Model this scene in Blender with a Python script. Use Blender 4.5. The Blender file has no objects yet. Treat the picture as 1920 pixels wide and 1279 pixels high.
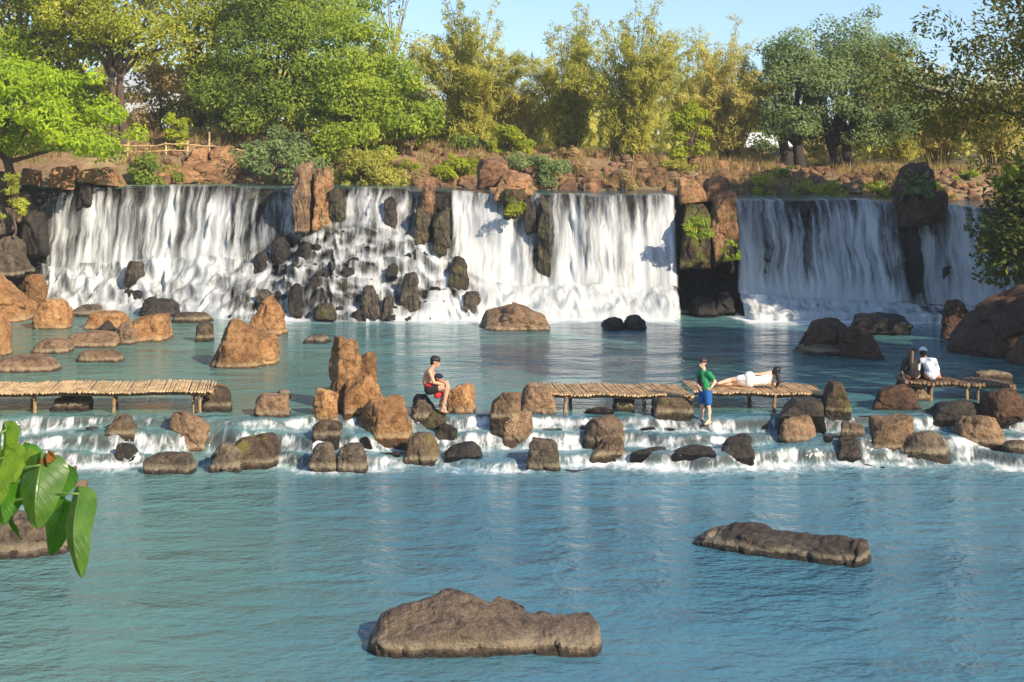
import bpy, bmesh, math, random
import numpy as np
from mathutils import Vector, Matrix

C = bpy.context.scene.collection
F, H, CX, HY = 2667.0, 5.7, 960.0, 300.0      # 50 mm lens on a 36 mm film back, camera 5.7 m above the upper pool
LOW = -0.75                                    # level of the lower pool; the upper pool is z = 0

def W(px, py, D): return np.array([(px - CX) * D / F, D, H - (py - HY) * D / F])
def X(px, D): return (px - CX) * D / F
def Z(py, D): return H - (py - HY) * D / F
def row_D(py, z=0.0): return F * (H - z) / (py - HY)

# ------------------------------------------------------------------ noise
def _hash(ix, iy, iz, seed=0):
    h = (ix.astype(np.int64) * 374761393 + iy.astype(np.int64) * 668265263 + iz.astype(np.int64) * 2147483647 + seed * 1274126177) & 0xffffffff
    h = ((h ^ (h >> 13)) * 1274126177) & 0xffffffff
    h = ((h ^ (h >> 16)) * 2246822519) & 0xffffffff
    return ((h ^ (h >> 15)) & 0xffffff) / float(0xffffff)

def vnoise(P, seed=0):
    P = np.asarray(P, float)
    i = np.floor(P); f = P - i; u = f * f * f * (f * (f * 6 - 15) + 10)
    i = i.astype(np.int64); out = 0
    for dx in (0, 1):
        for dy in (0, 1):
            for dz in (0, 1):
                w = (u[:, 0] if dx else 1 - u[:, 0]) * (u[:, 1] if dy else 1 - u[:, 1]) * (u[:, 2] if dz else 1 - u[:, 2])
                out = out + w * _hash(i[:, 0] + dx, i[:, 1] + dy, i[:, 2] + dz, seed)
    return out * 2 - 1

def fbm(P, octv=4, seed=0, gain=0.5, ridged=False):
    P = np.asarray(P, float); a = 1.0; s = 0; t = 0
    for k in range(octv):
        n = vnoise(P * 2.03 ** k + 17.3 * k, seed + k)
        if ridged: n = 1 - 2 * np.abs(n)
        s = s + a * n; t += a; a *= gain
    return s / t

def cells(P, seed=0):
    """Voronoi: random value of the nearest cell and the gap between the two nearest distances."""
    P = np.asarray(P, float); i = np.floor(P).astype(np.int64)
    d1 = np.full(len(P), 9.0); d2 = np.full(len(P), 9.0); val = np.zeros(len(P))
    for dx in (-1, 0, 1):
        for dy in (-1, 0, 1):
            for dz in (-1, 0, 1):
                c = i + np.array([dx, dy, dz])
                q = np.stack([c[:, k] + _hash(c[:, 0], c[:, 1], c[:, 2], seed + 11 * k + 1) for k in range(3)], 1)
                d = np.linalg.norm(P - q, axis=1); v = _hash(c[:, 0], c[:, 1], c[:, 2], seed + 77)
                near = d < d1
                d2 = np.where(near, d1, np.minimum(d2, d)); val = np.where(near, v, val); d1 = np.where(near, d, d1)
    return val, d2 - d1

def sstep(a, b, x):
    t = np.clip((x - a) / (b - a), 0, 1); return t * t * (3 - 2 * t)

# ------------------------------------------------------------------ objects
def mesh_np(name, V, faces, mat=None, smooth=True, attrs=None, uv=None):
    me = bpy.data.meshes.new(name)
    V = np.asarray(V, np.float32); Fa = np.asarray(faces, np.int32); k = Fa.shape[1]
    me.vertices.add(len(V)); me.vertices.foreach_set('co', V.ravel())
    me.loops.add(Fa.size); me.loops.foreach_set('vertex_index', Fa.ravel())
    me.polygons.add(len(Fa)); me.polygons.foreach_set('loop_start', np.arange(0, Fa.size, k, dtype=np.int32))
    me.update(calc_edges=True)
    me.polygons.foreach_set('use_smooth', np.full(len(Fa), smooth))
    for nm, (dom, arr) in (attrs or {}).items():
        a = me.attributes.new(nm, 'FLOAT', dom); a.data.foreach_set('value', np.asarray(arr, np.float32))
    if uv is not None:
        l = me.uv_layers.new(name='UVMap'); l.data.foreach_set('uv', np.asarray(uv, np.float32)[Fa.ravel()].ravel())
    if mat: me.materials.append(mat)
    me.validate(); return me

def link(name, me, parent=None, loc=None, rotz=0.0):
    o = bpy.data.objects.new(name, me); C.objects.link(o)
    if parent is not None: o.parent = parent
    if loc is not None: o.location = loc
    if rotz: o.rotation_euler.z = rotz
    return o

def tag(o, label=None, cat=None, group=None, kind=None):
    if label: o['label'] = label
    if cat: o['category'] = cat
    if group: o['group'] = group
    if kind: o['kind'] = kind
    return o

def empty(name, loc, label, cat, group=None, rotz=0.0):
    o = bpy.data.objects.new(name, None); C.objects.link(o); o.location = loc; o.rotation_euler.z = rotz
    o.empty_display_size = .2
    return tag(o, label, cat, group)

def grid_faces(nu, nv):
    a = np.arange((nu - 1) * (nv - 1)); i = a // (nv - 1); j = a % (nv - 1); b = i * nv + j
    return np.stack([b, b + nv, b + nv + 1, b + 1], 1)

class MB:
    """Collects tubes, boxes and quads into one mesh."""
    def __init__(s): s.V = []; s.F = []; s.n = 0
    def add(s, V, Fq):
        s.V.append(np.asarray(V, float)); s.F.append(np.asarray(Fq, int) + s.n); s.n += len(V)
    def tube(s, pts, rad, k=7, caps=True):
        pts = np.asarray(pts, float); n = len(pts); rad = np.broadcast_to(np.asarray(rad, float), (n,))
        T = np.gradient(pts, axis=0); T /= np.linalg.norm(T, axis=1)[:, None] + 1e-9
        ref = np.array([0, 0, 1.0]) if abs(T[0][2]) < .9 else np.array([1.0, 0, 0])
        rings = []
        for i in range(n):
            a = np.cross(T[i], ref); a /= np.linalg.norm(a) + 1e-9; b = np.cross(T[i], a)
            ang = np.arange(k) * 2 * math.pi / k
            rings.append(pts[i] + rad[i] * (np.cos(ang)[:, None] * a + np.sin(ang)[:, None] * b))
        V = np.concatenate(rings); Fq = []
        for i in range(n - 1):
            for j in range(k):
                Fq.append([i * k + j, i * k + (j + 1) % k, (i + 1) * k + (j + 1) % k, (i + 1) * k + j])
        if caps:
            for i in (0, n - 1):
                c = len(V); V = np.concatenate([V, [pts[i]]])
                for j in range(0, k): Fq.append([i * k + j, i * k + (j + 1) % k, c, c])
        # degenerate quads become triangles below
        s.add(V, Fq)
    def box(s, c, size, M=None):
        hx, hy, hz = np.asarray(size, float) / 2
        V = np.array([[x, y, z] for x in (-hx, hx) for y in (-hy, hy) for z in (-hz, hz)])
        if M is not None: V = V @ np.asarray(M).T
        s.add(V + np.asarray(c, float), [[0, 1, 3, 2], [4, 6, 7, 5], [0, 4, 5, 1], [2, 3, 7, 6], [0, 2, 6, 4], [1, 5, 7, 3]])
    def mesh(s, name, mat, smooth=False):
        V = np.concatenate(s.V); Fq = np.concatenate(s.F)
        me = bpy.data.meshes.new(name)
        fl = [[a for k, a in enumerate(f) if a not in f[:k]] for f in Fq.tolist()]
        me.from_pydata(V.tolist(), [], fl); me.update()
        me.polygons.foreach_set('use_smooth', np.full(len(me.polygons), smooth))
        me.materials.append(mat); return me
    def build(s, name, mat, parent=None, smooth=False): return link(name, s.mesh(name, mat, smooth), parent)

# ------------------------------------------------------------------ materials
class NT:
    def __init__(s, name):
        s.m = bpy.data.materials.new(name); s.m.use_nodes = True; s.t = s.m.node_tree; s.t.nodes.clear()
        s.out = s.n('ShaderNodeOutputMaterial')
    def n(s, typ, ins=None, **kw):
        nd = s.t.nodes.new(typ)
        for k, v in kw.items(): setattr(nd, k, v)
        for k, v in (ins or {}).items():
            sock = nd.inputs[k]
            if isinstance(v, bpy.types.NodeSocket): s.t.links.new(v, sock)
            else: sock.default_value = v
        return nd
    def math(s, op, a, b=0.0, c=0.0, clamp=False):
        nd = s.n('ShaderNodeMath', {0: a, 1: b, 2: c}, operation=op); nd.use_clamp = clamp; return nd.outputs[0]
    def mixc(s, f, a, b, mode='MIX'):
        nd = s.n('ShaderNodeMix', data_type='RGBA', blend_type=mode)
        for k, v in ((0, f), (6, a), (7, b)):
            if isinstance(v, bpy.types.NodeSocket): s.t.links.new(v, nd.inputs[k])
            else: nd.inputs[k].default_value = v if k == 0 else (*v, 1)
        return nd.outputs[2]
    def maprange(s, v, a, b, c=0.0, d=1.0, smooth=True):
        nd = s.n('ShaderNodeMapRange', {0: v, 1: a, 2: b, 3: c, 4: d})
        nd.interpolation_type = 'SMOOTHSTEP' if smooth else 'LINEAR'; return nd.outputs[0]
    def noise(s, vec, scale, detail=4, rough=.55, out=0, dist=0.0):
        return s.n('ShaderNodeTexNoise', {'Vector': vec, 'Scale': scale, 'Detail': detail, 'Roughness': rough, 'Distortion': dist}).outputs[out]
    def mapping(s, vec, scale=(1, 1, 1), loc=(0, 0, 0), rot=(0, 0, 0)):
        return s.n('ShaderNodeMapping', {'Vector': vec, 'Scale': scale, 'Location': loc, 'Rotation': rot}).outputs[0]
    def ramp(s, f, stops):
        nd = s.n('ShaderNodeValToRGB', {0: f}); e = nd.color_ramp.elements
        while len(e) < len(stops): e.new(.5)
        for k, (p, c) in enumerate(stops): e[k].position = p; e[k].color = (*c, 1)
        return nd.outputs[0]
    def attr(s, name): return s.n('ShaderNodeAttribute', attribute_name=name).outputs['Fac']
    def done(s, sh): s.t.links.new(sh, s.out.inputs[0]); return s.m

def mat_plain(name, col, rough=.7, var=.25, scale=20, bump=.0, spec=.4):
    t = NT(name); co = t.n('ShaderNodeTexCoord').outputs['Object']
    n = t.noise(co, scale, 4)
    c = t.mixc(t.maprange(n, .3, .7), tuple(v * (1 - var) for v in col), tuple(min(1, v * (1 + var)) for v in col))
    ins = {'Base Color': c, 'Roughness': rough, 'Specular IOR Level': spec}
    if bump: ins['Normal'] = t.n('ShaderNodeBump', {'Height': n, 'Strength': bump, 'Distance': .02}).outputs[0]
    return t.done(t.n('ShaderNodeBsdfPrincipled', ins).outputs[0])

def mat_rock(name, c1, c2, c3, wet=.06, pale=.0, moss=0.0, mosscol=(.09, .11, .02), shine=.8, streak=0.0, lichen=.35):
    """Weathered basalt: c1..c3 patches, lichen-grey blotches, cracks, a dark wet band at the waterline, a pale mineral line above it."""
    t = NT(name); tc = t.n('ShaderNodeTexCoord').outputs['Object']
    rnd = t.n('ShaderNodeObjectInfo').outputs['Random']
    off = t.n('ShaderNodeCombineXYZ', {0: t.math('MULTIPLY', rnd, 37.0), 1: t.math('MULTIPLY', rnd, 91.0), 2: t.math('MULTIPLY', rnd, 13.0)}).outputs[0]
    co = t.n('ShaderNodeVectorMath', {0: tc, 1: off}, operation='ADD').outputs[0]
    z = t.n('ShaderNodeSeparateXYZ', {0: tc}).outputs[2]
    big = t.noise(co, 1.3, 5, .6); mid = t.noise(co, 5.5, 6, .65); fine = t.noise(co, 26, 5, .7)
    col = t.ramp(t.math('ADD', t.math('MULTIPLY', big, .65), t.math('MULTIPLY', mid, .35)), [(.36, c1), (.5, c2), (.64, c3)])
    bright = t.math('ADD', .72, t.math('MULTIPLY', rnd, .5))
    col = t.mixc(1.0, col, t.n('ShaderNodeCombineXYZ', {0: bright, 1: bright, 2: bright}).outputs[0], 'MULTIPLY')
    lich = t.maprange(t.noise(co, 3.1, 6, .7), .56, .68)
    col = t.mixc(t.math('MULTIPLY', lich, lichen), col, (.20, .18, .145))
    dirt = t.maprange(mid, .5, .34); col = t.mixc(t.math('MULTIPLY', dirt, .55), col, tuple(v * .35 for v in c1))
    spk = t.maprange(fine, .35, .65, .72, 1.22)
    col = t.mixc(1.0, col, t.n('ShaderNodeCombineXYZ', {0: spk, 1: spk, 2: spk}).outputs[0], 'MULTIPLY')
    cr = t.n('ShaderNodeTexVoronoi', {'Vector': t.n('ShaderNodeVectorMath', {0: co, 1: t.n('ShaderNodeVectorMath', {0: t.noise(co, 2.2, 3, out=1), 'Scale': .9}, operation='SCALE').outputs[0]}, operation='ADD').outputs[0], 'Scale': 1.25}, feature='DISTANCE_TO_EDGE').outputs[0]
    crack = t.maprange(cr, 0.0, .035, 1, 0); crack = t.math('MULTIPLY', crack, t.math('MULTIPLY', t.maprange(big, .5, .62), .25))
    col = t.mixc(t.math('MULTIPLY', crack, .75), col, tuple(v * .2 for v in c1))
    if streak:
        sv = t.noise(t.mapping(co, (5, 5, .35)), 1.0, 5, .6)
        col = t.mixc(t.math('MULTIPLY', t.maprange(sv, .5, .62), streak), col, tuple(v * .25 for v in c1))
    if moss:
        mm = t.maprange(t.math('ADD', t.noise(co, 1.9, 5, .65), t.math('MULTIPLY', rnd, .06)), .62 - .22 * moss, .70 - .2 * moss)
        col = t.mixc(t.math('MULTIPLY', mm, .9), col, t.mixc(fine, tuple(v * .45 for v in mosscol), tuple(v * 1.5 for v in mosscol)))
    zz = t.math('ADD', z, t.math('MULTIPLY', t.math('SUBTRACT', mid, .5), .10))
    wetf = t.maprange(zz, wet * .4, wet, 1, 0) if wet > 0 else t.maprange(zz, -50, -40, 1, 0)
    if pale:
        pl = t.math('MULTIPLY', t.maprange(zz, wet, wet + .015), t.maprange(zz, wet + .05, wet + pale + .06, 1, 0))
        col = t.mixc(t.math('MULTIPLY', pl, .32), col, (.50, .42, .27))
    col = t.mixc(t.math('MULTIPLY', wetf, .8), col, tuple(v * .16 for v in c1))
    rough = t.math('SUBTRACT', t.math('ADD', shine, t.math('MULTIPLY', fine, .12)), t.math('MULTIPLY', wetf, .5), clamp=True)
    hgt = t.math('ADD', t.math('ADD', t.math('MULTIPLY', mid, 1.2), t.math('MULTIPLY', fine, .32)), t.math('MULTIPLY', crack, -.9))
    bp = t.n('ShaderNodeBump', {'Height': hgt, 'Strength': 1.0, 'Distance': .10}).outputs[0]
    return t.done(t.n('ShaderNodeBsdfPrincipled', {'Base Color': col, 'Roughness': rough, 'Specular IOR Level': .35, 'Normal': bp}).outputs[0])

def mat_leaf(name, cols, trans=.5, rough=.6, nscale=.45):
    """Leaves: random tint per leaf, slow variation through the crown, light passing through."""
    t = NT(name); co = t.n('ShaderNodeTexCoord').outputs['Object']
    v = t.math('ADD', t.math('MULTIPLY', t.attr('tint'), .6), t.math('MULTIPLY', t.noise(co, nscale, 3), .4))
    k = len(cols); col = t.ramp(v, [(.16 + .6 * i / (k - 1), c) for i, c in enumerate(cols)])
    tcol = t.mixc(1.0, col, (1.5, 1.4, .6), 'MULTIPLY')
    d = t.n('ShaderNodeBsdfPrincipled', {'Base Color': col, 'Roughness': rough, 'Specular IOR Level': .3}).outputs[0]
    tr = t.n('ShaderNodeBsdfTranslucent', {'Color': tcol}).outputs[0]
    return t.done(t.n('ShaderNodeMixShader', {0: trans, 1: d, 2: tr}).outputs[0])

def mat_bark(name, col):
    t = NT(name); co = t.n('ShaderNodeTexCoord').outputs['Object']
    n = t.noise(t.mapping(co, (9, 9, 1.6)), 1.0, 6, .65)
    c = t.mixc(t.maprange(n, .3, .7), tuple(v * .4 for v in col), col)
    b = t.n('ShaderNodeBump', {'Height': n, 'Strength': .7, 'Distance': .05}).outputs[0]
    return t.done(t.n('ShaderNodeBsdfPrincipled', {'Base Color': c, 'Roughness': .9, 'Normal': b}).outputs[0])

def mat_water(name, deep, shallow, rip=1.0, rough=.08, foamcol=(.80, .81, .80), flow=False):
    """River water: milky teal body under a rippled skin; the foam attribute whitens it where it is churned."""
    t = NT(name); co = t.n('ShaderNodeTexCoord').outputs['Object']
    n1 = t.noise(t.mapping(co, (.8, 1.25, 1)), 1.0, 3, .5, dist=.6)
    n2 = t.noise(t.mapping(co, (2.6, 3.7, 1), rot=(0, 0, .12)), 1.0, 4, .55, dist=.4)
    n3 = t.noise(t.mapping(co, (7.5, 9.5, 1), rot=(0, 0, -.2)), 1.0, 3, .5)
    calm = t.maprange(t.noise(t.mapping(co, (.14, .3, 1)), 1.0, 3), .35, .68, .45, 1.15)
    hgt = t.math('MULTIPLY', t.math('ADD', t.math('ADD', t.math('MULTIPLY', n1, .55), t.math('MULTIPLY', n2, .34)), t.math('MULTIPLY', n3, .13)), calm)
    bp = t.n('ShaderNodeBump', {'Height': hgt, 'Strength': 1.0, 'Distance': .30 * rip}).outputs[0]
    col = t.mixc(t.maprange(t.noise(t.mapping(co, (.12, .22, 1)), 1.0, 4), .3, .7), deep, shallow)
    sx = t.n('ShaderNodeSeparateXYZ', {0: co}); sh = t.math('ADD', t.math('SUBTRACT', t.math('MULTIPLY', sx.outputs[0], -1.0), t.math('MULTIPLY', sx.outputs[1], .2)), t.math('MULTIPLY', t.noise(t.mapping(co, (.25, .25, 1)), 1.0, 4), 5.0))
    col = t.mixc(t.math('MULTIPLY', t.maprange(sh, -3.5, 4.5), .5), col, (.125, .23, .145))  # greener to the left: shallow bed, plus green reflections put into the colour
    fo = t.attr('foam')
    if flow: fn = t.noise(t.mapping(co, (5.0, 2.2, .8)), 1.0, 7, .72, dist=.9)
    else: fn = t.noise(t.mapping(co, (1.3, 2.4, 1)), 1.0, 6, .68, dist=.7)
    ff = t.maprange(t.math('ADD', fo, t.math('MULTIPLY', t.math('SUBTRACT', fn, .5), 1.6)), .34, .95)
    ff = t.math('MULTIPLY', ff, t.maprange(fo, .0, .12))
    milk = t.mixc(t.math('MULTIPLY', fo, .55), col, (.30, .43, .44))
    if flow: milk = t.mixc(t.math('MULTIPLY', t.attr('thin'), .85), milk, t.mixc(t.noise(co, 6, 4), (.018, .016, .014), (.10, .085, .06)))
    water = t.n('ShaderNodeBsdfPrincipled', {'Base Color': milk, 'Roughness': rough, 'IOR': 1.33, 'Normal': bp}).outputs[0]
    fb = t.n('ShaderNodeBump', {'Height': fn, 'Strength': .6, 'Distance': .08}).outputs[0]
    foam = t.n('ShaderNodeBsdfPrincipled', {'Base Color': (*foamcol, 1), 'Roughness': .75, 'Normal': fb}).outputs[0]
    return t.done(t.n('ShaderNodeMixShader', {0: ff, 1: water, 2: foam}).outputs[0])

def mat_fall(name):
    """Falling water: white silky strands with gaps that let the rock show."""
    t = NT(name); uv = t.n('ShaderNodeUVMap').outputs[0]
    wob = t.noise(t.mapping(uv, (.7, .7, 1)), 1.0, 3, out=1)
    uvw = t.n('ShaderNodeVectorMath', {0: uv, 1: t.n('ShaderNodeVectorMath', {0: wob, 'Scale': .42}, operation='SCALE').outputs[0]}, operation='ADD').outputs[0]
    a = t.noise(t.mapping(uvw, (1.35, .20, 1)), 1.0, 4, .6)
    b = t.noise(t.mapping(uvw, (4.6, .32, 1)), 1.0, 4, .6)
    c = t.noise(t.mapping(uvw, (11, .9, 1)), 1.0, 3, .6)
    lump = t.noise(t.mapping(uvw, (3.4, 1.0, 1)), 1.0, 5, .65, dist=.5)
    dens = t.attr('dens'); foam = t.attr('foam')
    st = t.math('ADD', t.math('ADD', t.math('MULTIPLY', a, .48), t.math('MULTIPLY', b, .36)), t.math('MULTIPLY', c, .16))
    st = t.n('ShaderNodeMix', {0: t.math('MULTIPLY', foam, .6), 2: st, 3: lump}).outputs[0]
    al = t.maprange(t.math('ADD', dens, t.math('MULTIPLY', t.math('SUBTRACT', st, .5), 2.8)), .18, .92)
    al = t.math('MULTIPLY', al, t.maprange(dens, .0, .14))
    col = t.mixc(t.maprange(st, .36, .62), (.42, .45, .45), (.76, .76, .745))
    bp = t.n('ShaderNodeBump', {'Height': st, 'Strength': .7, 'Distance': .10}).outputs[0]
    d = t.n('ShaderNodeBsdfPrincipled', {'Base Color': col, 'Roughness': .6, 'Normal': bp, 'Specular IOR Level': .3}).outputs[0]
    tr = t.n('ShaderNodeBsdfTranslucent', {'Color': (.85, .88, .9, 1), 'Normal': bp}).outputs[0]
    w = t.n('ShaderNodeMixShader', {0: .22, 1: d, 2: tr}).outputs[0]
    hole = t.n('ShaderNodeBsdfTransparent').outputs[0]
    return t.done(t.n('ShaderNodeMixShader', {0: al, 1: hole, 2: w}).outputs[0])

M = {}
M['ochre'] = mat_rock('ochre_rock', (.19, .085, .032), (.34, .17, .066), (.47, .265, .115), wet=.05, pale=.07, lichen=.25)
M['tan'] = mat_rock('tan_rock', (.12, .072, .042), (.24, .145, .08), (.35, .225, .125), wet=.06, pale=.05)
M['brown'] = mat_rock('brown_rock', (.055, .038, .025), (.12, .08, .05), (.20, .135, .08), wet=.12, pale=.06, moss=.15, mosscol=(.16, .13, .03))
M['dark'] = mat_rock('dark_wet_rock', (.016, .013, .011), (.035, .028, .022), (.075, .058, .042), wet=.1, shine=.45, lichen=.15)
M['grey'] = mat_rock('grey_brown_rock', (.06, .045, .032), (.13, .097, .066), (.215, .16, .105), wet=.1, pale=.09, lichen=.5)
M['red'] = mat_rock('red_brown_rock', (.055, .028, .018), (.11, .056, .034), (.19, .10, .056), wet=.08, lichen=.3)
M['mossy'] = mat_rock('mossy_rock', (.035, .024, .016), (.09, .058, .03), (.2, .11, .05), wet=.02, moss=.5, mosscol=(.10, .11, .02), streak=.7)
M['wetmoss'] = mat_rock('wet_mossy_rock', (.02, .017, .012), (.055, .042, .022), (.11, .085, .04), wet=.05, moss=.22, mosscol=(.11, .10, .025), shine=.4, streak=.8)
M['orange'] = mat_rock('orange_rock', (.20, .10, .05), (.34, .175, .08), (.46, .27, .135), wet=.0, lichen=.15, moss=.1)
M['wet'] = mat_rock('wet_cascade_rock', (.035, .028, .02), (.085, .066, .046), (.17, .132, .092), wet=.03, shine=.38, streak=.8, lichen=.2)
M['ridge'] = mat_rock('dry_ridge_rock', (.10, .055, .035), (.22, .115, .06), (.36, .2, .1), wet=.0, lichen=.4)
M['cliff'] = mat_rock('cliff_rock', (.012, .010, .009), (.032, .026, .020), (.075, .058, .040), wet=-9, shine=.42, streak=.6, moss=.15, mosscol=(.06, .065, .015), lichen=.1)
M['fall'] = mat_fall('falling_water')
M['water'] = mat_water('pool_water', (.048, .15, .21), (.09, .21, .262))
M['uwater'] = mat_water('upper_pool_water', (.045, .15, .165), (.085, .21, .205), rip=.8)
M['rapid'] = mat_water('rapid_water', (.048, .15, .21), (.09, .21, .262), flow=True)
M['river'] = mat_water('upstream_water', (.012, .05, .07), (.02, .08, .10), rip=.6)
# ------------------------------------------------------------------ ground
PX = [-900, 0, 300, 600, 870, 1060, 1200, 1350, 1480, 1600, 1750, 2000, 2800]
UZ = [7.2, 6.9, 6.75, 6.5, 6.15, 5.85, 5.7, 5.6, 5.3, 5.2, 5.05, 5.1, 5.6]
def crest_row(px): return np.interp(px, [0, 60, 330, 620, 790, 900, 1000, 1270, 1390, 1700, 1860, 2000], [350, 350, 347, 350, 354, 361, 364, 366, 371, 375, 385, 385])
def crest_D(px): return np.interp(px, [0, 330, 450, 620, 860, 1270, 1390, 1700, 1860], [57.3, 57, 56.5, 55.5, 55, 54, 54, 53.5, 53])
def crest_z(x):
    px = CX + np.asarray(x, float) * F / 55.0
    return H - (crest_row(px) - HY) * crest_D(px) / F
def tz(x, y):
    """Height of the ground at (x, y)."""
    x = np.asarray(x, float); y = np.asarray(y, float)
    px = CX + x * F / np.maximum(y, 20.0)
    P = np.stack([x * .35, y * .35, 0 * x], 1) if x.ndim else np.array([[x * .35, y * .35, 0]])
    n = fbm(P, 4, 5)
    if not x.ndim: n = n[0]
    up = np.interp(px, PX, UZ); cz = crest_z(x)
    edge = np.interp(px, [0, 300, 460, 640, 900, 1300, 2000], [58.4, 58.4, 58.6, 59.5, 59.5, 60.0, 60.0])
    t = sstep(edge, edge + 6.5, y)
    upland = (cz - .25) + (up - cz + .25) * np.clip(t * 1.02 + .06 * n * (t > 0), 0, 1.2)
    upland = upland + np.clip(y - 66, 0, 400) * .012 * (1 + .5 * n) + .12 * n * t
    # pool bed below the falls
    s = .36 * np.maximum(y, 4) + .7
    side = np.where(x > 0, sstep(s + .6, s + 4.5, x) * np.interp(y, [10, 30, 45, 58], [2.2, 2.4, 3.2, 4.9]),
                    sstep(s + .6, s + 3.0, -x) * np.interp(y, [8, 16, 30, 50, 58], [4.2, 3.0, 2.2, 4.2, 5.4]))
    bed = -1.7 + side * 1.35 + .25 * n * (side > .1)
    near = sstep(8.5, 2.5, y); bed = bed * (1 - near) + 3.9 * near
    return np.where(y < 57.6, bed, upland)

def ground_grid(xs, ys):
    Xg, Yg = np.meshgrid(xs, ys, indexing='ij'); x = Xg.ravel(); y = Yg.ravel()
    return np.stack([x, y, tz(x, y)], 1), grid_faces(len(xs), len(ys))
t = NT('earth'); co = t.n('ShaderNodeTexCoord').outputs['Object']
e1 = t.noise(co, .35, 5, .6); e2 = t.noise(co, 3.0, 6, .7)
ec = t.ramp(t.math('ADD', t.math('MULTIPLY', e1, .5), t.math('MULTIPLY', e2, .5)), [(.35, (.13, .08, .045)), (.5, (.26, .165, .085)), (.64, (.36, .265, .13))])
gr = t.maprange(t.noise(co, .8, 5, .7), .52, .62); ec = t.mixc(t.math('MULTIPLY', gr, .65), ec, (.15, .14, .045))
M['earth'] = t.done(t.n('ShaderNodeBsdfPrincipled', {'Base Color': ec, 'Roughness': .95, 'Normal': t.n('ShaderNodeBump', {'Height': e2, 'Strength': .8, 'Distance': .12}).outputs[0]}).outputs[0])
xs = np.concatenate([np.linspace(-220, -60, 14), np.arange(-56, 56.1, .5), np.linspace(60, 220, 14)])
ys = np.concatenate([np.linspace(-60, 0, 8), np.arange(1, 57.4, .8), np.arange(57.65, 80, .4), np.linspace(81, 140, 40), np.linspace(143, 170, 8)])
V, Fq = ground_grid(xs, ys)
tag(link('ground', mesh_np('ground', V, Fq, M['earth'])), kind='structure')

def blk(x, w, seed, edge=.14):
    """Column blocks of uneven width: one random value each, joined by short ramps."""
    q = x / w + .45 * vnoise(np.stack([x * .9 / w, 0 * x + seed, 0 * x], 1), seed); i = np.floor(q); f = q - i
    h = lambda k: _hash(k.astype(np.int64), np.full(len(x), seed), np.zeros(len(x), np.int64), seed)
    return h(i) + (h(i + 1) - h(i)) * sstep(1 - edge, 1.0, f)
# ------------------------------------------------------------------ cliff and waterfalls
COL = np.array([  # px, ledge row, ledge D, base row
 [-120, 500, 56.6, 560], [60, 500, 56.5, 575], [90, 505, 56.3, 577], [200, 497, 55.8, 580], [330, 490, 55.3, 588], [450, 478, 54.8, 597],
 [500, 455, 54.4, 600], [545, 440, 54.0, 601], [620, 436, 53.7, 602], [700, 424, 53.6, 602], [790, 446, 53.5, 602], [845, 485, 53.1, 602], [875, 520, 53.0, 601],
 [905, 535, 52.9, 598], [1000, 540, 52.8, 596], [1150, 546, 52.6, 597], [1262, 552, 52.4, 597], [1276, 560, 53.0, 590], [1330, 560, 53.2, 588],
 [1378, 560, 53.0, 592], [1395, 560, 52.4, 600], [1500, 568, 52.1, 600], [1700, 575, 51.9, 603], [1760, 580, 51.6, 606], [1860, 585, 51.4, 608], [2150, 585, 51.4, 608]])
xs = np.arange(-22.5, 22.0, .06); px = CX + xs * F / np.interp(xs, [-20, -8, 0, 6, 18], [56.2, 55.0, 53.7, 53.0, 51.8])
lr = np.interp(px, COL[:, 0], COL[:, 1]) + 14 * fbm(np.stack([xs * .9, 0 * xs + 2, 0 * xs], 1), 4, 13) * (px < 1270); lD = np.interp(px, COL[:, 0], COL[:, 2]); br = np.interp(px, COL[:, 0], COL[:, 3])
cD = crest_D(px) + .22 * fbm(np.stack([xs * .8, 0 * xs, 0 * xs], 1), 3, 3); cz = H - (crest_row(px) - HY) * cD / F
lz = H - (lr - HY) * lD / F; bD = row_D(br)
lD = lD + .3 * fbm(np.stack([xs * .6, 0 * xs + 4, 0 * xs], 1), 3, 3); lz = np.minimum(lz, cz - .6)
seg = np.concatenate([np.full(8, 0), np.full(64, 1), np.full(54, 2), np.full(5, 3)])
tt = np.concatenate([np.linspace(0, .95, 8), np.linspace(0, 1, 64, endpoint=False), np.linspace(0, 1, 54), np.linspace(.2, 1, 5)])
nv = len(seg); nu = len(xs)
cD = cD + .5 * (blk(xs, 1.1, 5) - .5); cz = cz + .10 * (blk(xs, 1.4, 6) - .6)
nst = np.interp(px, [80, 300, 460, 520, 860, 900, 1270, 1384, 1720, 1760], [2, 2, 3.4, 5.6, 5.0, 1.5, 1.3, 1.3, 1.6, 3]); jit = 1.2 * blk(xs, .55, 7, .5) + .5 * fbm(np.stack([xs * 1.4, 0 * xs, 0 * xs], 1), 3, 19); jit2 = blk(xs, 1.0, 8)
stairk = np.interp(px, [80, 440, 520, 860, 900, 1270, 1400], [.5, .55, .82, .82, .3, .2, .3])
wallk = np.interp(px, [80, 560, 630, 880, 1270, 1384, 1720, 1760], [.55, .55, .6, .5, .35, .25, .3, .75])
def stair(t, n, j):
    s = t * n + j; fl = np.floor(s); f = s - fl
    return np.clip((fl + sstep(.5, 1, f) - j) / n, 0, 1), np.clip((fl + sstep(0, .62, f) - j) / n, 0, 1), sstep(.45, .75, f)
treadg = np.zeros((len(xs), len(seg)))
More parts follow.
